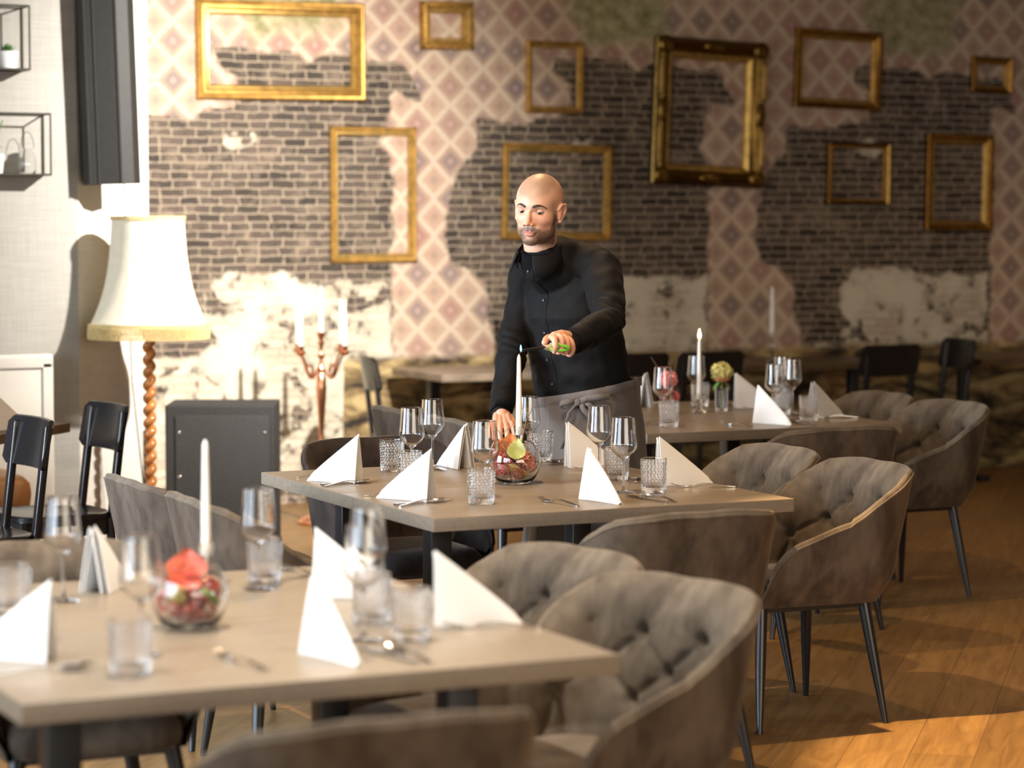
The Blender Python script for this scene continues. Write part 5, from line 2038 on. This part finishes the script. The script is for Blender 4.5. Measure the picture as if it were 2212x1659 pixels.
# palm block and back of the hand
dome(fist, [HL(-0.075, 0.012, -0.045), HL(-0.050, 0.018, -0.025), HL(-0.010, 0.026, -0.006)], [0.026, 0.030, 0.022], squash=[(1.1, 0.8), (1.15, 0.8), (1.2, 0.75)], up=uu, n=18)
dome(fist, [HL(-0.055, 0.030, 0.004), HL(-0.020, 0.036, 0.006), HL(0.016, 0.036, 0.004)], [0.017, 0.018, 0.015], n=16)
dome(fist, [HL(-0.055, 0.000, -0.020), HL(0.0, 0.0, -0.022)], [0.022, 0.018], n=16)
kn = [(0.030, 0.034, 0.002), (0.008, 0.036, 0.008), (-0.0145, 0.031, 0.010), (-0.037, 0.022, 0.008)]
for j, (ka, ku, kn_) in enumerate(kn):
    if j == 0:      # index finger reaches into the trigger loop
        finger(fist, [HL(ka - 0.004, ku, kn_), HL(ka + 0.010, ku - 0.012, kn_ + 0.024), HL(ka + 0.012, ku - 0.036, kn_ + 0.024), HL(ka + 0.006, ku - 0.050, kn_ + 0.010)], 0.0108, 0.0080)
    else:
        dr = 0.004 * (j - 1)
        finger(fist, [HL(ka, ku, kn_), HL(ka + 0.006, ku - 0.012, kn_ + 0.026), HL(ka + 0.006 - dr, ku - 0.040, kn_ + 0.022), HL(ka + 0.002 - dr, ku - 0.056, kn_ + 0.002), HL(ka - dr, ku - 0.050, kn_ - 0.014)], 0.0106, 0.0080 if j < 3 else 0.0074)
# thumb lies over the top towards the tip
finger(fist, [HL(-0.030, 0.026, -0.030), HL(0.006, 0.034, -0.024), HL(0.036, 0.030, -0.014), HL(0.060, 0.018, -0.004)], 0.0125, 0.0088)
# wrist into the cuff
dome(fist, [WR_L.lerp(EL_L, 0.12), WR_L, HL(-0.070, 0.012, -0.035)], [0.029, 0.027, 0.026], n=18)
me_fist = remesh(fist, 0.0014, 3, 0.5)

# right hand: fingers pressed on the table edge, back of the hand to the camera
pb = at(1084, 920, 9.09)          # middle of the palm
tip_y = at(1092, 985, 8.985)
dn = (tip_y - WR_R).normalized()
sx_ = _cr - dn * _cr.dot(dn)
sx_.normalize()
nz2 = sx_.cross(dn)
if nz2.dot(_cf) > 0:
    nz2 = -nz2


def RH(s, l, n):
    return WR_R + sx_ * s + dn * l + nz2 * n


L_ = (tip_y - WR_R).length
rh = MB()
dome(rh, [WR_R.lerp(EL_R, 0.12), WR_R, RH(0, 0.03, 0)], [0.029, 0.027, 0.026], squash=[(1, 1)] * 3, n=18)
for s in (-0.026, -0.009, 0.009, 0.024):
    dome(rh, [RH(s * 0.6, 0.015, 0.0), RH(s, 0.082, 0.006)], [0.0145, 0.0125], n=14)
ln = [0.056, 0.072, 0.078, 0.070]
for j, s in enumerate((-0.031, -0.0105, 0.0105, 0.031)):
    k = ln[j]
    finger(rh, [RH(s, 0.082, 0.006), RH(s * 1.12, 0.082 + k * 0.48, 0.013), RH(s * 1.18, 0.082 + k * 0.80, 0.004), RH(s * 1.2, 0.082 + k * 1.02, -0.010)], 0.0105, 0.0078)
finger(rh, [RH(0.022, 0.018, -0.012), RH(0.040, 0.050, -0.020), RH(0.046, 0.082, -0.022), RH(0.044, 0.106, -0.018)], 0.0135, 0.0090)
me_rh = remesh(rh, 0.0014, 3, 0.5)

# ------------------------------------------------------------------ one body mesh
tf(me_head, H_MAT)
allv, allf, allc, off = [], [], [], 0
SKH = np.array([0.60, 0.30, 0.20])
for me_, c_ in ((me_head, head_col), (me_body, None), (me_fist, None), (me_rh, None)):
    vv = get_v(me_)
    if c_ is None:
        c_ = np.tile(SKH, (len(vv), 1))
    allv.append(vv)
    allc.append(c_)
    lt = np.empty(len(me_.polygons), np.int32)
    me_.polygons.foreach_get('loop_total', lt)
    vi = np.empty(len(me_.loops), np.int32)
    me_.loops.foreach_get('vertex_index', vi)
    allf.append((lt, vi + off))
    off += len(vv)
me = bpy.data.meshes.new('body')
V_ = np.concatenate(allv)
LT = np.concatenate([a for a, b in allf])
VI = np.concatenate([b for a, b in allf])
me.vertices.add(len(V_))
me.vertices.foreach_set('co', V_.astype(np.float32).ravel())
me.loops.add(len(VI))
me.loops.foreach_set('vertex_index', VI)
me.polygons.add(len(LT))
me.polygons.foreach_set('loop_start', (np.cumsum(LT) - LT).astype(np.int32))
me.polygons.foreach_set('use_smooth', [True] * len(LT))
me.update()
me.validate()
ca = me.color_attributes.new('skin_col', 'FLOAT_COLOR', 'POINT')
ca.data.foreach_set('color', np.concatenate([np.concatenate(allc), np.ones((len(V_), 1))], 1).astype(np.float32).ravel())
t = NT('skin')
at_ = t.n('ShaderNodeAttribute', attribute_name='skin_col')
nz_ = t.noise(60, 4, 0.6, t.coord())
vm_ = t.n('ShaderNodeVectorMath', operation='SCALE')
t.link(at_.outputs['Color'], vm_.inputs[0])
t.link(t.math('ADD', 0.90, t.math('MULTIPLY', nz_, 0.2)), vm_.inputs['Scale'])
t.set(Base_Color=vm_.outputs[0], Roughness=0.48, Subsurface_Weight=0.12, Subsurface_Radius=(0.012, 0.005, 0.003), Subsurface_Scale=0.5)
t.b.inputs['Specular IOR Level'].default_value = 0.4
t.bump(t.noise(700, 2, 0.6, t.coord()), 0.08, 0.0006)
M['skin'] = t.m
me.materials.append(M['skin'])
man = empty('person', (PEL.x, PEL.y, 0))
tag(man, 'bald bearded man in black shirt and grey apron lighting a candle with a lighter', 'person')
MI = Matrix.Translation((-PEL.x, -PEL.y, 0))


def wear(o):
    o.parent = man
    o.location = (-PEL.x, -PEL.y, 0)
    return o


wear(link_mesh('body', me))

# eyes, lids, brows
M['eye'] = simple('eye white', (0.62, 0.56, 0.50), 0.15)
M['iris'] = simple('dark brown iris', (0.030, 0.014, 0.007), 0.08)
M['brow'] = simple('dark brown hair', (0.030, 0.017, 0.010), 0.7)
M['lid'] = simple('eyelid skin', (0.50, 0.255, 0.170), 0.5)
gaze = Vector((-0.12, 0.95, -0.24)).normalized()
for s in (-1, 1):
    c = Vector((s * 0.0315, 0.0600, -0.0005))
    b = MB()
    b.ball(c, 0.0122, 20, 14)
    e = wear(b.xform(H_MAT).build('eye', M['eye'], angle=0))
    b = MB()
    q = gaze.to_track_quat('Z', 'Y').to_matrix()
    rings = []
    for k in range(6):
        a = R(34) * k / 5
        rings.append([c + q @ Vector((math.sin(a) * math.cos(w_), math.sin(a) * math.sin(w_), math.cos(a))) * 0.01245 for w_ in [2 * PI * i / 16 for i in range(16)]])
    b.grid([[rings[k][i] for k in range(6)] for i in range(16)], close_u=True)
    ir = b.xform(H_MAT).build('iris', M['iris'], angle=0)
    ir.parent = e
    b = MB()                                   # lids: shells around the eye ball with an almond opening
    P = []
    for i in range(25):
        az = R(-82 + 164 * i / 24)
        open_top = R(11.0) * math.cos(az) ** 0.8 - R(4)
        row = []
        for k in range(7):
            el_ = open_top + (R(78) - open_top) * k / 6
            rr = 0.0136 + 0.0006 * math.sin(PI * k / 6)
            row.append(c + Vector((math.sin(az) * math.cos(el_), math.cos(az) * math.cos(el_), math.sin(el_))) * rr)
        P.append(row)
    b.grid(P)
    P = []
    for i in range(25):
        az = R(-82 + 164 * i / 24)
        open_b = -R(27) * math.cos(az) ** 0.7 - R(1)
        row = []
        for k in range(7):
            el_ = open_b + (R(-80) - open_b) * k / 6
            row.append(c + Vector((math.sin(az) * math.cos(el_), math.cos(az) * math.cos(el_), math.sin(el_))) * 0.0134)
        P.append(row)
    b.grid(P)
    wear(b.xform(H_MAT).build('eyelid', M['lid'], angle=0))
    b = MB()                                   # lash line
    b.tube([c + Vector((math.sin(az) * math.cos(o_), math.cos(az) * math.cos(o_), math.sin(o_))) * 0.0139 for az, o_ in
            [(R(-70 + 140 * i / 12), R(11.0) * math.cos(R(-70 + 140 * i / 12)) ** 0.8 - R(4)) for i in range(13)]], 0.0009, 5)
    wear(b.xform(H_MAT).build('eyelash', M['brow'], angle=0))
    b = MB()
    pts, rad, sq = [], [], []
    for i in range(13):
        u = i / 12
        xx = 0.0125 + 0.040 * u
        zz = 0.0150 + 0.0085 * math.sin(PI * min(1, u * 0.80 + 0.05)) - 0.006 * max(0, u - 0.7) / 0.3
        hit_ = hbv.ray_cast(Vector((s * xx * 0.6, 0.3, zz)), Vector((s * xx * 0.4 / 0.22, -1, 0)).normalized())[0]
        pts.append(tuple(hit_ + Vector((0, 0.0006, 0))))
        rad.append(0.0046 * (0.55 + 0.45 * math.sin(PI * min(1, u + 0.25))) * (1 - 0.6 * u ** 3))
    b.tube(pts, rad, 8, True, (1.0, 0.45), up=(0, 0, 1))
    wear(b.xform(H_MAT).build('eyebrow', M['brow'], angle=0))

# ------------------------------------------------------------------ shirt
def fold_noise(v, seed, scale, amp, axis=None, aniso=0.3):
    rs_ = np.random.RandomState(seed)
    out = np.zeros(len(v))
    for k in range(9):
        d = rs_.randn(3)
        if axis is not None:
            a = np.array(axis)
            d = d - a * d.dot(a) * (1 - aniso)
        d /= np.linalg.norm(d)
        f = scale * (0.6 + 1.6 * rs_.rand())
        w2 = rs_.randn(3) * 4
        out += np.sin(v @ (d * f) + 1.6 * np.sin(v @ w2 + rs_.rand() * 6) + rs_.rand() * 6) / (0.6 + 0.25 * k)
    return amp * out / 3


sh = MB()
dome(sh, [PEL + UP * 0.015, WAI, WAI.lerp(CHE, 0.5), CHE, CHE.lerp(SHC, 0.55), SHC + UP * 0.012], [0.166, 0.182, 0.189, 0.196, 0.176, 0.118],
     [(1.06, 0.88), (1.03, 0.88), (1.04, 0.82), (1.04, 0.76), (1.05, 0.68), (1.18, 0.62)], up=HR, n=36)
dome(sh, [SHC + UP * 0.010, SHC.lerp(NEC, 0.55), NEC - UP * 0.012], [0.110, 0.092, 0.071], [(1.35, 0.9), (1.2, 1.0), (1.0, 1.0)], up=HR, n=26)
dome(sh, [SHC + HF * 0.055 - UP * 0.04, NEC + HF * 0.012 - UP * 0.055], [0.085, 0.058], [(1.3, 0.9), (1.05, 1.0)], up=HR, n=22)
for sh_, el, wr in ((SH_R, EL_R, WR_R), (SH_L, EL_L, WR_L)):
    dome(sh, [SHC.lerp(sh_, 0.30) + UP * 0.012, sh_.lerp(SHC, 0.12) + UP * 0.008], [0.088, 0.072], n=22)
    dome(sh, [sh_, sh_.lerp(el, 0.45), el], [0.074, 0.066, 0.056], n=24)
    dome(sh, [el, el.lerp(wr, 0.35), el.lerp(wr, 0.72)], [0.056, 0.057, 0.048], n=24)
    dome(sh, [el.lerp(wr, 0.6), el.lerp(wr, 0.93)], [0.048, 0.0405], n=24)
me_sh = remesh(sh, 0.0050, 5, 0.5)
v = get_v(me_sh)
n_ = get_n(me_sh)
disp = fold_noise(v, 4, 20, 0.0045, (0, 0, 1), 0.8) + fold_noise(v, 9, 60, 0.0024, None)


def near(p, r):
    return np.exp(-(((v - np.array(p)) ** 2).sum(1)) / (r * r))


for el, dr in ((EL_R, WR_R - SH_R), (EL_L, WR_L - SH_L)):
    d_ = np.array(dr.normalized())
    disp += near(el, 0.10) * 0.0032 * np.sin((v - np.array(el)) @ d_ * 105 + 5 * np.sin(v[:, 2] * 21 + v[:, 0] * 17))
arm = np.array((SH_L - SHC).normalized())
disp += near(SH_L, 0.12) * 0.0020 * np.sin((v - np.array(SH_L)) @ (arm * 0.8 + np.array((0, 0, 0.6))) * 95)
disp += near(SH_R, 0.12) * 0.0018 * np.sin((v - np.array(SH_R)) @ (arm * -0.8 + np.array((0, 0, 0.6))) * 95)
disp += near(WAI + HF * 0.1, 0.2) * 0.004 * np.sin(v[:, 2] * 75 + 6 * np.sin(v[:, 0] * 14))
set_v(me_sh, v + n_ * disp[:, None])
t = NT('black cotton shirt')
nz_ = t.noise(380, 3, 0.6, t.coord())
t.set(Base_Color=t.ramp(nz_, [(0.3, (0.0032, 0.0028, 0.0028)), (0.7, (0.0070, 0.0060, 0.0060))]), Roughness=0.74, Sheen_Weight=0.02, Sheen_Roughness=0.4)
t.b.inputs['Specular IOR Level'].default_value = 0.13
t.bump(nz_, 0.12, 0.001)
M['shirt'] = t.m
M['tee'] = simple('black undershirt', (0.0035, 0.0035, 0.004), 0.95, Specular_IOR_Level=0.1)
me_sh.materials.append(M['shirt'])
me_sh.name = 'shirt'
shirt = wear(link_mesh('shirt', me_sh))

# surface finder for things sewn on the shirt
from mathutils.bvhtree import BVHTree
bv = BVHTree.FromPolygons([tuple(p) for p in get_v(me_sh)], [tuple(p.vertices) for p in me_sh.polygons])


def on_shirt(p, d=None, lift=0.0):
    """shoot from outside along -d to the cloth"""
    d = Vector(d) if d is not None else HF
    hit, nrm, _, _ = bv.ray_cast(Vector(p) + d * 0.6, -d)
    if hit is None:
        hit, nrm, _, _ = bv.find_nearest(Vector(p))
    return hit + nrm * lift, nrm


# placket, buttons
pl = MB()
P = []
axis_pts = [NEC - UP * 0.050 + HF * 0.03, CHE + UP * 0.06, CHE, CHE.lerp(WAI, 0.5), WAI, WAI.lerp(PEL, 0.55)]
axis_c = []
for i in range(len(axis_pts) - 1):
    for k in range(8):
        axis_c.append(axis_pts[i].lerp(axis_pts[i + 1], k / 8))
axis_c.append(axis_pts[-1])
for c in axis_c:
    row = []
    for u in (-1, -0.96, 0, 0.96, 1):
        h, nr = on_shirt(c + HR * 0.017 * u)
        row.append(h + nr * (0.0022 if abs(u) < 0.99 else -0.003))
    P.append(row)
pl.grid(P)
o = pl.build('placket', M['shirt'], shirt)
M['button'] = simple('black button', (0.008, 0.008, 0.009), 0.45)
for z_ in (1.420, 1.305, 1.203, 1.095, 1.010):
    c = min(axis_c, key=lambda q: abs(on_shirt(q)[0].z - z_))
    h, nr = on_shirt(c)
    b = MB()
    b.lathe([(0, 0.0022), (0.0035, 0.0024), (0.0058, 0.0036), (0.0065, 0.002), (0.006, 0), (0, 0)], 16)
    b.xform(Matrix.Translation(h + nr * 0.002) @ nr.to_track_quat('Z', 'Y').to_matrix().to_4x4())
    b.build('button', M['button'], shirt)
# undershirt neckline and the collar
NKD = (H_ROT @ Vector((0, 0.10, 1))).normalized()      # along the neck


def neck_ring(h, rad, ang_):
    ca, sa = math.cos(ang_), math.sin(ang_)
    f_ = HF - NKD * HF.dot(NKD)
    f_.normalize()
    r_ = NKD.cross(f_)
    if r_.dot(HR) < 0:
        r_ = -r_
    return NEC + NKD * h + f_ * (ca * rad) + r_ * (sa * rad * 0.94)


b = MB()
P = []
for i in range(48):
    a = 2 * PI * i / 48
    fr = max(0, math.cos(a))
    P.append([neck_ring(-0.080, 0.062, a), neck_ring(-0.030, 0.074, a), neck_ring(0.010 - 0.010 * fr, 0.0735, a), neck_ring(0.018 - 0.010 * fr, 0.0695, a), neck_ring(0.014 - 0.010 * fr, 0.0645, a)])
b.grid(P, close_u=True)
wear(b.build('undershirt', M['tee'], angle=0))
b = MB()
P = []
A0 = R(24)
for i in range(81):
    u = i / 80
    a = A0 + (2 * PI - 2 * A0) * u
    e = min(u, 1 - u)
    sg = 1 if u < 0.5 else -1
    tipn = smoothstep(0.30, 0.10, e)
    fr = max(0.0, math.cos(a))
    zt = 0.040 - 0.030 * tipn
    zb = -0.010 - 0.040 * tipn
    wing = 0.050 + 0.024 * tipn
    rr = 0.0765 + 0.006 * tipn
    ao = a + sg * 0.16 * smoothstep(0.10, 0.0, e)
    P.append([neck_ring(zb, rr + 0.004, a), neck_ring(zt - 0.003, rr - 0.001, a), neck_ring(zt, rr + 0.003, a), neck_ring(zt - 0.006, rr + 0.009, a),
              neck_ring(zt - wing * 0.5, rr + 0.015 + 0.004 * tipn, (a + ao) / 2), neck_ring(zt - wing, rr + 0.023 + 0.008 * tipn, ao)])
b.grid(P)
co_ = b.build('collar', M['shirt'], shirt, angle=60)
sm = co_.modifiers.new('solid', 'SOLIDIFY')
sm.thickness = 0.0024
# cuffs
for el, wr in ((EL_R, WR_R), (EL_L, WR_L)):
    b = MB()
    d_ = (wr - el).normalized()
    p0, p1 = el.lerp(wr, 0.74), wr + d_ * 0.012
    b.tube([p0, p0 + d_ * 0.004, p0.lerp(p1, 0.5), p1 - d_ * 0.002, p1, p1 - d_ * 0.004, p1 - d_ * 0.02], [0.046, 0.0485, 0.0455, 0.0425, 0.041, 0.038, 0.037], 30, False)
    b.build('cuff', M['shirt'], shirt, angle=0)
# chest pocket outline is left to the folds; yoke seam
# ------------------------------------------------------------------ trousers and shoes
b = MB()
for s, ank in zip((-1, 1), FEET):
    hip = PEL + HR * 0.095 * s - UP * 0.03
    knee = Vector((ank.x, ank.y, 0.50)) + HF * 0.035
    dome(b, [hip, hip.lerp(knee, 0.5), knee, knee.lerp(ank, 0.6), ank + UP * 0.0], [0.098, 0.09, 0.074, 0.068, 0.064], n=24)
dome(b, [PEL - UP * 0.05, PEL + UP * 0.03], [0.160, 0.165], [(1.06, 0.82), (1.06, 0.82)], up=HR, n=30)
me_tr = remesh(b, 0.010, 3)
me_tr.materials.append(M['shirt'])
wear(link_mesh('trousers', me_tr))
for ank in FEET:
    b = MB()
    h = Vector((ank.x, ank.y, 0.0))
    dome(b, [h - HF * 0.045 + UP * 0.040, h + HF * 0.05 + UP * 0.046, h + HF * 0.13 + UP * 0.034, h + HF * 0.185 + UP * 0.028], [0.036, 0.041, 0.038, 0.027], [(1, 1)] * 4, up=UP, n=18)
    vs_ = [(p[0], p[1], max(p[2], 0.001)) for p in b.v]
    b.v = vs_
    wear(b.build('shoe', M['tee']))

# ------------------------------------------------------------------ apron
t = NT('grey brown apron cloth')
nz_ = t.noise(300, 3, 0.6, t.mapping(t.coord(), (1, 1, 1)))
t.set(Base_Color=t.ramp(nz_, [(0.3, (0.078, 0.062, 0.054)), (0.7, (0.112, 0.091, 0.080))]), Roughness=0.85, Sheen_Weight=0.15)
t.bump(nz_, 0.15, 0.001)
M['apron'] = t.m
AW = WAI.lerp(PEL, 0.62) + UP * 0.058


def apron_pt(a, h, lift=0.0):
    """a = angle from his front, h = metres below the waist line"""
    tilt = 0.026 * math.cos(a) * -1.0 + 0.030 * math.sin(a) * -1.0
    s = smoothstep(0, 0.22, h)
    rf = 0.184 + 0.010 * s + 0.05 * max(0, h - 0.1) / 0.6
    rsd = 0.207 + 0.004 * s + 0.035 * max(0, h - 0.1) / 0.6
    fold = smoothstep(0.06, 0.35, h)
    w_ = fold * (0.009 * math.sin(5 * a + 2.5 * h) + 0.007 * math.sin(9 * a - 4 * h + 1) + 0.003 * math.sin(17 * a + 1))
    w_ += 0.004 * math.sin(14 * a + 40 * h) * math.exp(-(h / 0.12) ** 2)
    c = AW + UP * (tilt - h)
    c = Vector((c.x, c.y, c.z)) + (Vector((PEL.x, PEL.y, 0)) - Vector((AW.x, AW.y, 0))) * smoothstep(0, 0.2, h)
    return c + HF * (math.cos(a) * (rf + w_ + lift)) + HR * (math.sin(a) * (rsd + w_ + lift))


b = MB()
P = []
for i in range(121):
    a = -R(20) + 2 * PI * i / 112           # overlaps at his left front
    lift = 0.006 * smoothstep(108, 121, i)
    P.append([apron_pt(a, 0.0 + 0.68 * k / 30, lift) for k in range(31)])
b.grid(P)
ap = wear(b.build('apron', M['apron'], angle=0))
sm = ap.modifiers.new('solid', 'SOLIDIFY')
sm.thickness = 0.002
b = MB()
P = []
for i in range(97):
    a = 2 * PI * i / 96
    o0, o1, o2, o3 = apron_pt(a, -0.006, 0.004), apron_pt(a, -0.002, 0.0065), apron_pt(a, 0.026, 0.006), apron_pt(a, 0.030, 0.001)
    P.append([o0, o1, o2, o3])
b.grid(P)
b.build('waistband', M['apron'], ap, angle=0)
# bow on his left front
bow_a = -R(30)
bc = apron_pt(bow_a, 0.030, 0.012)
bt_ = (apron_pt(bow_a - 0.1, 0.03, 0.012) - apron_pt(bow_a + 0.1, 0.03, 0.012)).normalized()    # towards his left
bn = (bc - Vector((AW.x, AW.y, bc.z))).normalized()


def BW(s, u, n):
    return bc + bt_ * s + UP * u + bn * n


def ribbon(pts, w, name, parent):
    mb = MB()
    rows = []
    for i, p in enumerate(pts):
        rows.append([p[0] + p[1] * w * 0.5, p[0] - p[1] * w * 0.5])
    mb.grid(rows)
    o = mb.build(name, M['apron'], parent, angle=0)
    q = o.modifiers.new('solid', 'SOLIDIFY')
    q.thickness = 0.003
    return o


bow = MB()
bow.box((0, 0, 0), (0.020, 0.014, 0.024), bevel=0.005)
bow.xform(Matrix.Translation(BW(0, 0, 0.006)) @ Matrix((bt_, bn, UP)).transposed().to_4x4())
bw = bow.build('bow_knot', M['apron'], ap)
up1 = (UP * 0.95 + bt_ * 0.2).normalized()
ribbon([(BW(0.0, 0.002, 0.006), UP), (BW(-0.03, 0.008, 0.014), UP), (BW(-0.058, 0.008, 0.012), UP), (BW(-0.066, 0.0, 0.006), UP), (BW(-0.05, -0.008, 0.004), UP), (BW(-0.02, -0.004, 0.004), UP), (BW(0, 0, 0.004), UP)], 0.020, 'bow_loop', ap)
ribbon([(BW(0.0, 0.0, 0.006), UP), (BW(0.035, 0.010, 0.012), UP), (BW(0.075, 0.006, 0.008), UP), (BW(0.115, 0.0, 0.0), UP)], 0.022, 'bow_loop', ap)
up2 = (bt_ * 0.8 + UP * 0.5).normalized()
ribbon([(BW(0.012, -0.004, 0.006), up2), (BW(0.022, -0.030, 0.012), up2), (BW(0.045, -0.058, 0.012), up2), (BW(0.066, -0.066, 0.012), up2), (BW(0.070, -0.045, 0.012), up2), (BW(0.045, -0.018, 0.010), up2), (BW(0.02, 0.0, 0.008), up2)], 0.018, 'bow_loop', ap)
ribbon([(BW(-0.004, -0.006, 0.006), bt_), (BW(-0.030, -0.030, 0.012), bt_), (BW(-0.044, -0.075, 0.014), bt_), (BW(-0.046, -0.125, 0.014), bt_), (BW(-0.058, -0.158, 0.016), bt_)], 0.014, 'apron_string', ap)

# ------------------------------------------------------------------ the lighter in his hand
M['lime'] = simple('lime green plastic', (0.22, 0.55, 0.05), 0.35)
M['clear_plastic'] = simple('beige plastic', (0.52, 0.43, 0.30), 0.3)
lr = empty('lighter', tuple(hc))
LI = Matrix.Translation(-hc)
tipd = (TIP - hc).length - 0.012
LM = Matrix((aa, uu, aa.cross(uu))).transposed().to_4x4()      # local x along, y up, z side


def lw(mb):
    return mb.xform(LM)


b = MB()
b.tube([(0.066, 0.004, 0), (tipd * 0.6, 0.004, 0), (tipd, 0.004, 0)], [0.0050, 0.0046, 0.0044], 12)
lw(b).build('nozzle', M['black_metal'], lr)
b = MB()
b.tube([(0.040, 0.000, 0), (0.052, 0.001, 0), (0.068, 0.004, 0)], [0.0115, 0.0105, 0.0062], 14)
lw(b).build('collar', M['clear_plastic'], lr)
b = MB()
b.tube([(-0.085, -0.004, 0), (-0.06, 0.002, 0), (-0.02, 0.004, 0), (0.0, 0.004, 0)], [0.010, 0.0115, 0.0105, 0.008], 14)
zc = 1 if aa.cross(uu).dot(-_cf) > 0 else -1
lw(b).build('grip', M['lime'], lr)
b = MB()
loop = [(0.046, 0.008), (0.038, 0.014), (0.030, 0.012), (0.026, 0.006), (0.000, -0.004)]
b.tube([(0.042, 0.006, zc * 0.012), (0.034, 0.010, zc * 0.022), (0.014, -0.002, zc * 0.040), (-0.004, -0.010, zc * 0.042), (-0.006, -0.016, zc * 0.036), (0.010, -0.017, zc * 0.034), (0.040, -0.012, zc * 0.016), (0.048, -0.004, zc * 0.006)], [0.006] * 8, 10, True)
lw(b).build('trigger_guard', M['lime'], lr)
b = MB()
b.lathe([(0, -0.002), (0.0028, 0.002), (0.0034, 0.008), (0.0022, 0.017), (0, 0.022)], 12)
fm = bpy.data.materials.new('blue gas flame')
fm.use_nodes = True
fn = fm.node_tree
fn.nodes.remove(fn.nodes['Principled BSDF'])
em = fn.nodes.new('ShaderNodeEmission')
em.inputs[0].default_value = (0.12, 0.62, 1.0, 1)
em.inputs[1].default_value = 5
fn.links.new(em.outputs[0], fn.nodes['Material Output'].inputs[0])
b.xform(Matrix.Translation(aa * (tipd + 0.002) + uu * 0.003))
b.build('flame', fm, lr)
tag(lr, 'lime green gas lighter with black nozzle in the man\'s hand', 'lighter')
